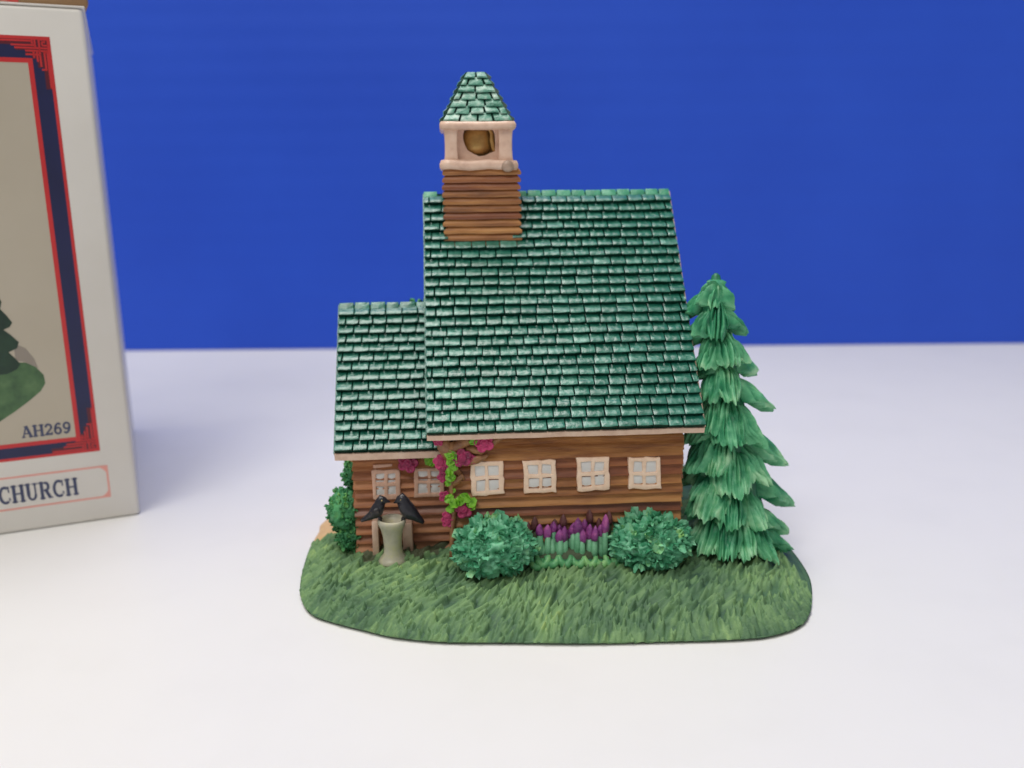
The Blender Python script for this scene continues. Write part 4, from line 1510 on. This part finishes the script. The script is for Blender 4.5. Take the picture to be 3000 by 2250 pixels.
def lleaf(c, size, seed, n=1):
    r_ = random.Random(seed)
    V, Fc = r_.choice(LV)
    a = r_.uniform(0, 6.28)
    ez = Vector((r_.uniform(-0.3, 0.3), -1, r_.uniform(0, 0.5))).normalized()
    ey = (Vector((math.cos(a), 0, math.sin(a))))
    ey = (ey - ez * ey.dot(ez)).normalized()
    ex = ey.cross(ez)
    mb = MB()
    mb.add([c + (ex * p[0] + ey * (p[1] - 0.4) + ez * p[2]) * size for p in V], Fc)
    return mb.build('leaf', 'lime', vine, smooth=True, sharp=60)


LL = [(1314, 1328, 0.10, 0.24), (1328, 1332, 0.12, 0.20), (1318, 1352, 0.12, 0.24), (1330, 1366, 0.13, 0.24), (1317, 1380, 0.12, 0.2), (1318, 1398, 0.10, 0.22), (1313, 1412, 0.08, 0.16),
      (1316, 1458, 0.08, 0.22), (1326, 1472, 0.09, 0.24), (1318, 1490, 0.08, 0.2), (1350, 1460, 0.08, 0.24), (1366, 1458, 0.1, 0.26), (1384, 1470, 0.08, 0.24), (1386, 1482, 0.07, 0.18), (1385, 1294, 0.14, 0.18), (1326, 1438, 0.05, 0.12)]
for i, (x, y, d, s_) in enumerate(LL):
    lleaf(vp(x, y, d), s_, 700 + i)
lleaf(hv(1258, 1350, VAW - 0.2), 0.26, 801)
lleaf(hv(1266, 1354, VAW - 0.2), 0.22, 803)

# --- birdbath and crows -----------------------------------------------------
foot = hw(1152, 1645, 0.55)
BB = Vector((foot.x, foot.y + 0.12, 0))
zg = ground(BB.x, BB.y) - 0.04
hh = lambda y: hv(1148, y, BB.y - 0.05).z
rim = hv(1148, 1524, BB.y).z
px2 = 17.3 / 2600
R = 44 * px2
bath = MB().lathe([(0.30, zg), (0.315, zg + 0.05), (0.27, zg + 0.11), (0.20, zg + 0.20), (0.185, zg + 0.34), (0.20, rim - 0.34), (0.235, rim - 0.18), (R * 0.93, rim - 0.11), (R, rim - 0.04), (R * 1.0, rim + 0.02), (R * 0.90, rim + 0.04), (R * 0.82, rim - 0.01), (R * 0.5, rim - 0.07), (0.02, rim - 0.08)],
                  (BB.x, BB.y, 0), 30, 0.025, 6).build('birdbath', 'stone', fig, smooth=True)
bath['label'] = 'small grey stone birdbath on the grass before the annex'


def crow(beak, head, neck, body, rump, tail, dv, name_label, sgn, fat=1.0):
    b = BB.y + dv
    P = lambda p: hv(p[0], p[1], b)
    B, Hd, Nk, Bd, Rp, Tl = P(beak), P(head), P(neck), P(body), P(rump), P(tail)
    bm_ = Hd.lerp(B, 0.62)
    pts = [Tl, Tl.lerp(Rp, 0.35), Rp, Rp.lerp(Bd, 0.5), Bd, Bd.lerp(Nk, 0.55), Nk, Nk.lerp(Hd, 0.6), Hd, Hd.lerp(B, 0.38), bm_, B]
    rad = [(k0[0] * fat, k0[1] * fat) for k0 in [(0.045, 0.03), (0.07, 0.05), (0.10, 0.085), (0.125, 0.12), (0.135, 0.14), (0.125, 0.13), (0.11, 0.115), (0.105, 0.11), (0.10, 0.105), (0.075, 0.075), (0.04, 0.038), (0.006, 0.006)]]
    c = MB().sweep(pts, rad, 16, flat=(0, 1, 0)).build('crow', 'crow', fig, smooth=True)
    c['label'] = name_label
    wd = Vector((0, -0.115, 0))
    wpts = [Nk.lerp(Bd, 0.35) + wd * 0.9, Bd + wd * 1.05, Bd.lerp(Rp, 0.55) + wd * 0.95, Rp + wd * 0.75, Rp.lerp(Tl, 0.6) + wd * 0.45]
    MB().sweep(wpts, [(0.02, 0.04), (0.03, 0.095), (0.03, 0.09), (0.025, 0.06), (0.012, 0.02)], 12, flat=(0, 1, 0)).build('wing', 'crow_wing', c, smooth=True)
    wd = Vector((0, 0.115, 0))
    wpts = [Nk.lerp(Bd, 0.35) + wd * 0.9, Bd + wd * 1.05, Bd.lerp(Rp, 0.55) + wd * 0.95, Rp + wd * 0.75, Rp.lerp(Tl, 0.6) + wd * 0.45]
    MB().sweep(wpts, [(0.02, 0.04), (0.03, 0.095), (0.03, 0.09), (0.025, 0.06), (0.012, 0.02)], 12, flat=(0, 1, 0)).build('wing', 'crow_wing', c, smooth=True)
    ec = Hd.lerp(B, 0.12) + Vector((0, -0.095, 0.02))
    V, Fc = blob(ec, (0.018, 0.018, 0.018), 1, 0, n=8, m=6, low=-1)
    mb = MB(); mb.add(V, Fc); mb.build('eye', 'eye', c)
    # legs down to the rim
    for k in (-0.05, 0.05):
        f_ = Vector((BB.x + sgn * R * 0.86, Bd.y + k, rim + 0.02))
        MB().sweep([Bd.lerp(Nk, 0.1) + Vector((0, k, -0.05)), f_ + Vector((0, 0, 0.05)), f_ + Vector((-sgn * 0.03, 0, -0.01))], [0.035, 0.03, 0.035], 8).build('leg', 'crow', c)


crow((1145, 1471), (1116, 1464), (1112, 1478), (1104, 1496), (1086, 1511), (1058, 1526), 0.0, 'crow on the left rim of the birdbath, facing right', -1, 1.0)
crow((1153, 1474), (1178, 1461), (1184, 1476), (1197, 1497), (1218, 1513), (1241, 1531), -0.04, 'crow on the right rim of the birdbath, facing left', 1, 1.22)

# ---------------------------------------------------------------- cartons at the left
BYAW = math.radians(23.4)
bc0 = hit(411, 1508, (0, 0, 0), Vector((0, 0, 1)))       # front right bottom corner
BX = Vector((math.cos(BYAW), math.sin(BYAW), 0))
BN = Vector((math.sin(BYAW), -math.cos(BYAW), 0))        # outward normal of the printed face
BWD, BDP = 9.6, 8.6
top = hit(275, 26, bc0, BN)
BHT = top.z
print('box', bc0, BHT, hit(0, 1570, (0, 0, 0), Vector((0, 0, 1))), hit(0, 1570, bc0, BN))
carton = empty('printed_carton', bc0, BYAW)
carton['label'] = 'white printed carton reading CHURCH standing on the table at the left'
carton['category'] = 'box'
# local: x<=0 leftwards along the face, y>0 into the box
V, Fc = [], []
nz, nx = 10, 10
mb = MB()
mb.box(-BWD, 0, 0, BDP, 0.0, BHT)
body = mb.build('carton_body', 'card', carton, smooth=True, sharp=50, bevel=0.10)
# soft bulge of the walls
# lid seam flap on top
MB().box(-BWD + 0.05, 0.035, 0.02, BDP - 0.05, BHT + 0.002, BHT + 0.05).build('lid_flap', 'card', carton, smooth=True, sharp=50, bevel=0.015)


def fpx(x, y):            # photo pixel -> (x, z) on the printed face
    p = hit(x, y, bc0, BN) - bc0
    return (p.dot(BX), p.z)


def flat(polys, name, mat, depth, parent=None):
    """printed shapes: thin closed sheets lying on the face"""
    mb = MB()
    for poly in polys:
        n = len(poly)
        V = [(x, -depth, z) for x, z in poly] + [(x, -0.0005, z) for x, z in poly]
        mb.add(V, [tuple(range(n)), tuple(range(2 * n - 1, n - 1, -1))] + [(i, n + i, n + (i + 1) % n, (i + 1) % n) for i in range(n)])
    return mb.build(name, mat, parent or carton, smooth=False)


def rect(x0, z0, x1, z1): return [(x0, z0), (x1, z0), (x1, z1), (x0, z1)]


def frame_polys(x0, z0, x1, z1, w):
    return [rect(x0, z0, x1, z0 + w), rect(x0, z1 - w, x1, z1), rect(x0, z0 + w, x0 + w, z1 - w), rect(x1 - w, z0 + w, x1, z1 - w)]


ot, ob = fpx(143, 108), fpx(295, 1320)
it_, ib_ = fpx(88, 173), fpx(238, 1287)
print('frame', ot, ob, it_, ib_)
fx1 = (ot[0] + ob[0]) / 2
fz1, fz0 = ot[1], ob[1]
ix1 = (it_[0] + ib_[0]) / 2
iz1, iz0 = it_[1], ib_[1]
mleft = -BWD - fx1            # mirror margin
fx0, ix0 = -BWD + (-fx1), -BWD + (-ix1)
lw = 0.09
bd_ = frame_polys(fx0, fz0, fx1, fz1, 0)
navy = [rect(fx0, fz0, fx1, iz0), rect(fx0, iz1, fx1, fz1), rect(fx0, iz0, ix0, iz1), rect(ix1, iz0, fx1, iz1)]
flat(navy, 'printed_border', 'navy', 0.004)
pic = flat([rect(ix0, iz0, ix1, iz1)], 'printed_picture', 'print_grey', 0.004)
flat(frame_polys(fx0, fz0, fx1, fz1, 0.07), 'red_line', 'red', 0.008)
flat(frame_polys(ix0 - 0.02, iz0 - 0.02, ix1 + 0.02, iz1 + 0.02, 0.10), 'red_line', 'red', 0.008)
# stepped corner ornament
bwid = fx1 - ix1
dep = 0.0


def ornament(cx, cz, sx, sz):
    W = bwid
    rl, mr = [], []

    def R(x0, z0, x1, z1, lst):
        xa, xb = cx + sx * x0, cx + sx * x1
        za, zb = cz + sz * z0, cz + sz * z1
        lst.append(rect(min(xa, xb), min(za, zb), max(xa, xb), max(za, zb)))
    mr_sets = [(-2.55, -0.45, -0.03, -0.03), (-0.45, -2.7, -0.03, -0.45), (-1.7, -0.72, -0.45, -0.45), (-0.72, -1.6, -0.45, -0.72), (-1.25, -0.95, -0.72, -0.72), (-0.95, -1.15, -0.72, -0.95)]
    for a in mr_sets:
        R(*[v * W for v in a], mr)
    t = 0.055 * W / 0.62
    H = lambda x0, x1, z: R(x0 * W, z * W - t / 2, x1 * W, z * W + t / 2, rl)
    Vv = lambda x, z0, z1: R(x * W - t / 2, z0 * W, x * W + t / 2, z1 * W, rl)
    H(-2.5, -0.9, -0.24); H(-1.9, -0.75, -0.46); H(-1.75, -0.06, -0.60); H(-1.25, -0.06, -0.74); H(-1.25, -0.55, -0.93)
    Vv(-0.88, -0.40, -0.10); Vv(-0.75, -0.6, -0.06); Vv(-0.55, -0.55, -0.1); H(-0.55, -0.12, -0.16); Vv(-0.12, -0.5, -0.16); H(-0.42, -0.12, -0.46); Vv(-0.40, -0.46, -0.28); H(-0.4, -0.24, -0.28)
    Vv(-0.56, -1.55, -0.6); Vv(-0.34, -1.75, -0.75); Vv(-0.20, -2.65, -0.75); Vv(-0.70, -1.3, -0.75); Vv(-0.86, -1.1, -0.75); H(-0.34, -0.2, -0.82); H(-0.56, -0.34, -1.7); H(-0.2, 0, -2.65)
    flat(mr, 'corner_ornament', 'maroon', 0.006)
    flat(rl, 'corner_ornament', 'red', 0.010)


ornament(fx1, fz1, 1, 1)
ornament(fx1, fz0, 1, -1)
ornament(fx0, fz1, -1, 1)
ornament(fx0, fz0, -1, -1)


# printed picture: pine and mound of the pictured figurine
def fpoly(pts): return [fpx(x, y) for x, y in pts]


lx = ix0 + 0.3
g_ = fpoly([(-60, 1068), (0, 1062), (40, 1062), (75, 1062), (105, 1075), (128, 1098), (133, 1122), (120, 1145), (85, 1175), (45, 1205), (0, 1235), (-60, 1275)])
flat([[(lx, g_[0][1]), ] + g_ + [(lx, g_[-1][1] - 0.1)]][0:1] if False else [g_ + [(lx, g_[-1][1] - 0.15), (lx, g_[0][1])]], 'printed_mound', 'print_green', 0.007)
t_ = fpoly([(-70, 880), (-30, 850), (-4, 868), (4, 885), (0, 905), (20, 925), (36, 945), (28, 958), (10, 966), (30, 980), (55, 1002), (50, 1020), (25, 1032), (45, 1050), (60, 1066), (50, 1082), (20, 1096), (-20, 1100), (-70, 1100)])
flat([t_], 'printed_pine', 'print_pine', 0.010)
sh = fpoly([(40, 1005), (75, 1020), (100, 1050), (112, 1078), (100, 1074), (72, 1060), (45, 1056)])
flat([sh], 'printed_shadow', 'print_shadow', 0.0055)


# ---- slab serif lettering made of strokes
def ribbon(pts, w):
    polys = []
    for (a, b) in zip(pts[:-1], pts[1:]):
        dx, dz = b[0] - a[0], b[1] - a[1]
        l = math.hypot(dx, dz) or 1
        ex, ez = dx / l * w * 0.25, dz / l * w * 0.25
        nx_, nz_ = -dz / l * w / 2, dx / l * w / 2
        polys.append([(a[0] - ex - nx_, a[1] - ez - nz_), (b[0] + ex - nx_, b[1] + ez - nz_), (b[0] + ex + nx_, b[1] + ez + nz_), (a[0] - ex + nx_, a[1] - ez + nz_)])
    return polys


def arc(cx, cz, rx, rz, a0, a1, n=14):
    return [(cx + rx * math.cos(math.radians(a0 + (a1 - a0) * i / n)), cz + rz * math.sin(math.radians(a0 + (a1 - a0) * i / n))) for i in range(n + 1)]


B_, T_ = 0.17, 0.085     # thick and thin strokes, cap height 1
GL = {
    'A': (0.92, [([(0.12, 0), (0.42, 0.96)], T_), ([(0.46, 0.98), (0.80, 0)], B_), ([(0.24, 0.33), (0.68, 0.33)], T_), ([(0.0, 0.035), (0.28, 0.035)], 0.07), ([(0.62, 0.035), (0.96, 0.035)], 0.07), ([(0.28, 0.96), (0.5, 0.96)], 0.07)]),
    'H': (0.98, [([(0.20, 0), (0.20, 1)], B_), ([(0.78, 0), (0.78, 1)], B_), ([(0.2, 0.5), (0.78, 0.5)], T_)] + [([(x, z), (x + 0.38, z)], 0.07) for x in (0.01, 0.59) for z in (0.035, 0.965)]),
    'C': (0.86, [(arc(0.46, 0.5, 0.36, 0.46, 62, 298, 22), B_ * 0.85), ([(0.74, 0.98), (0.74, 0.66)], 0.07), ([(0.76, 0.30), (0.76, 0.16)], 0.07)]),
    'U': (0.94, [([(0.20, 1), (0.20, 0.34)], B_), (arc(0.46, 0.32, 0.26, 0.28, 180, 360), 0.12), ([(0.72, 0.34), (0.72, 1)], T_)] + [([(x, 0.965), (x + 0.36, 0.965)], 0.07) for x in (0.02, 0.55)]),
    'R': (0.96, [([(0.20, 0), (0.20, 1)], B_), ([(0.2, 0.95), (0.50, 0.95)], 0.085), (arc(0.50, 0.73, 0.20, 0.22, 90, -90), 0.14), ([(0.2, 0.51), (0.50, 0.51)], 0.085), ([(0.50, 0.50), (0.76, 0.04)], B_), ([(0.02, 0.035), (0.38, 0.035)], 0.07), ([(0.66, 0.035), (0.94, 0.035)], 0.07), ([(0.02, 0.965), (0.2, 0.965)], 0.07)]),
    '2': (0.72, [(arc(0.34, 0.70, 0.24, 0.26, 170, -30), 0.13), ([(0.55, 0.58), (0.10, 0.10)], 0.11), ([(0.06, 0.07), (0.62, 0.07)], 0.14), ([(0.60, 0.07), (0.62, 0.24)], 0.06)]),
    '6': (0.74, [(arc(0.36, 0.31, 0.25, 0.27, 0, 360, 24), 0.13), (arc(0.50, 0.42, 0.38, 0.54, 95, 185, 12), 0.13), ([(0.50, 0.96), (0.60, 0.86)], 0.12)]),
    '9': (0.74, [(arc(0.36, 0.68, 0.25, 0.27, 0, 360, 24), 0.13), (arc(0.22, 0.58, 0.38, 0.54, -85, 5, 12), 0.13), ([(0.22, 0.04), (0.12, 0.14)], 0.12)]),
}


def lettering(text, x_right, z, h, name, mat, depth, track=0.06, xs=1.0, bold=1.0):
    w = sum(GL[c][0] * xs + track for c in text) * h
    x = x_right - w
    for c in text:
        polys = []
        for pts, sw in GL[c][1]:
            polys += ribbon([(x + px_ * xs * h, z + pz_ * h) for px_, pz_ in pts], sw * h * bold)
        # overlapping strokes sit on slightly different depths
        mb = MB()
        for i, poly in enumerate(polys):
            dd = depth + 0.0006 * (i % 5)
            V = [(a, -dd, b) for a, b in poly] + [(a, -0.0005, b) for a, b in poly]
            mb.add(V, [(0, 1, 2, 3), (7, 6, 5, 4)] + [(k, 4 + k, 4 + (k + 1) % 4, (k + 1) % 4) for k in range(4)])
        mb.build('letter', mat, carton, smooth=False)
        x += (GL[c][0] * xs + track) * h


ah_r, ah_l = fpx(212, 1266), fpx(65, 1283)
hA = fpx(212, 1234)[1] - ah_r[1]
w_un = sum(GL[c][0] + 0.05 for c in 'AH269') * hA
lettering('AH269', ah_r[0], (ah_r[1] + ah_l[1]) / 2, hA, 'code', 'ink', 0.008, 0.05, ((ah_r[0] - ah_l[0]) / hA - 0.25) / sum(GL[c][0] for c in 'AH269'), 1.3)
ch_r, ch_t = fpx(234, 1447), fpx(234, 1399)
hC = ch_t[1] - ch_r[1]
ch_l = fpx(0, 1480)
lettering('CHURCH', ch_r[0], ch_r[1], hC, 'title', 'ink', 0.008, 0.045, 0.69)
# pale red title plate outline
pr_t, pr_b = fpx(315, 1362), fpx(325, 1455)
px1 = (pr_t[0] + pr_b[0]) / 2
pz1, pz0 = pr_t[1], pr_b[1]
px0 = -BWD - px1
flat(frame_polys(px0, pz0, px1, pz1, 0.045), 'title_plate', 'pink', 0.004)
for (cx, cz, sx, sz) in ((px1, pz1, -1, -1), (px1, pz0, -1, 1), (px0, pz1, 1, -1), (px0, pz0, 1, 1)):
    rc = (pz1 - pz0) * 0.42
    poly = [(cx, cz)] + [(cx + sx * rc * (1 - math.sin(t)), cz + sz * rc * (1 - math.cos(t))) for t in [PI / 2 * i / 8 for i in range(9)]]
    if sx * sz < 0:
        poly = poly[::-1]
    flat([poly], 'title_plate', 'pink', 0.006)

# second carton resting on the first
c2 = to = hit(262, 10, bc0 - BN * 0.25, BN)
o2_ = (c2 - bc0).dot(BX)
kraft = empty('kraft_carton', bc0 + Vector((0, 0, BHT + 0.053)), BYAW + math.radians(4.5))
kraft['label'] = 'brown carton lying on top of the white printed carton'
kraft['category'] = 'box'
MB().box(o2_ - 9.0, o2_, 0.25, 8.0, 0.0, 4.5).build('carton_body', 'kraft', kraft, smooth=True, sharp=50, bevel=0.08)
x_r = (hit(57, 5, bc0 - BN * 0.25, BN) - bc0).dot(BX)
MB().box(o2_ - 8.5, x_r, 0.244, 0.2495, 0.02, 4.3).build('red_label', 'red_print', kraft, smooth=False)
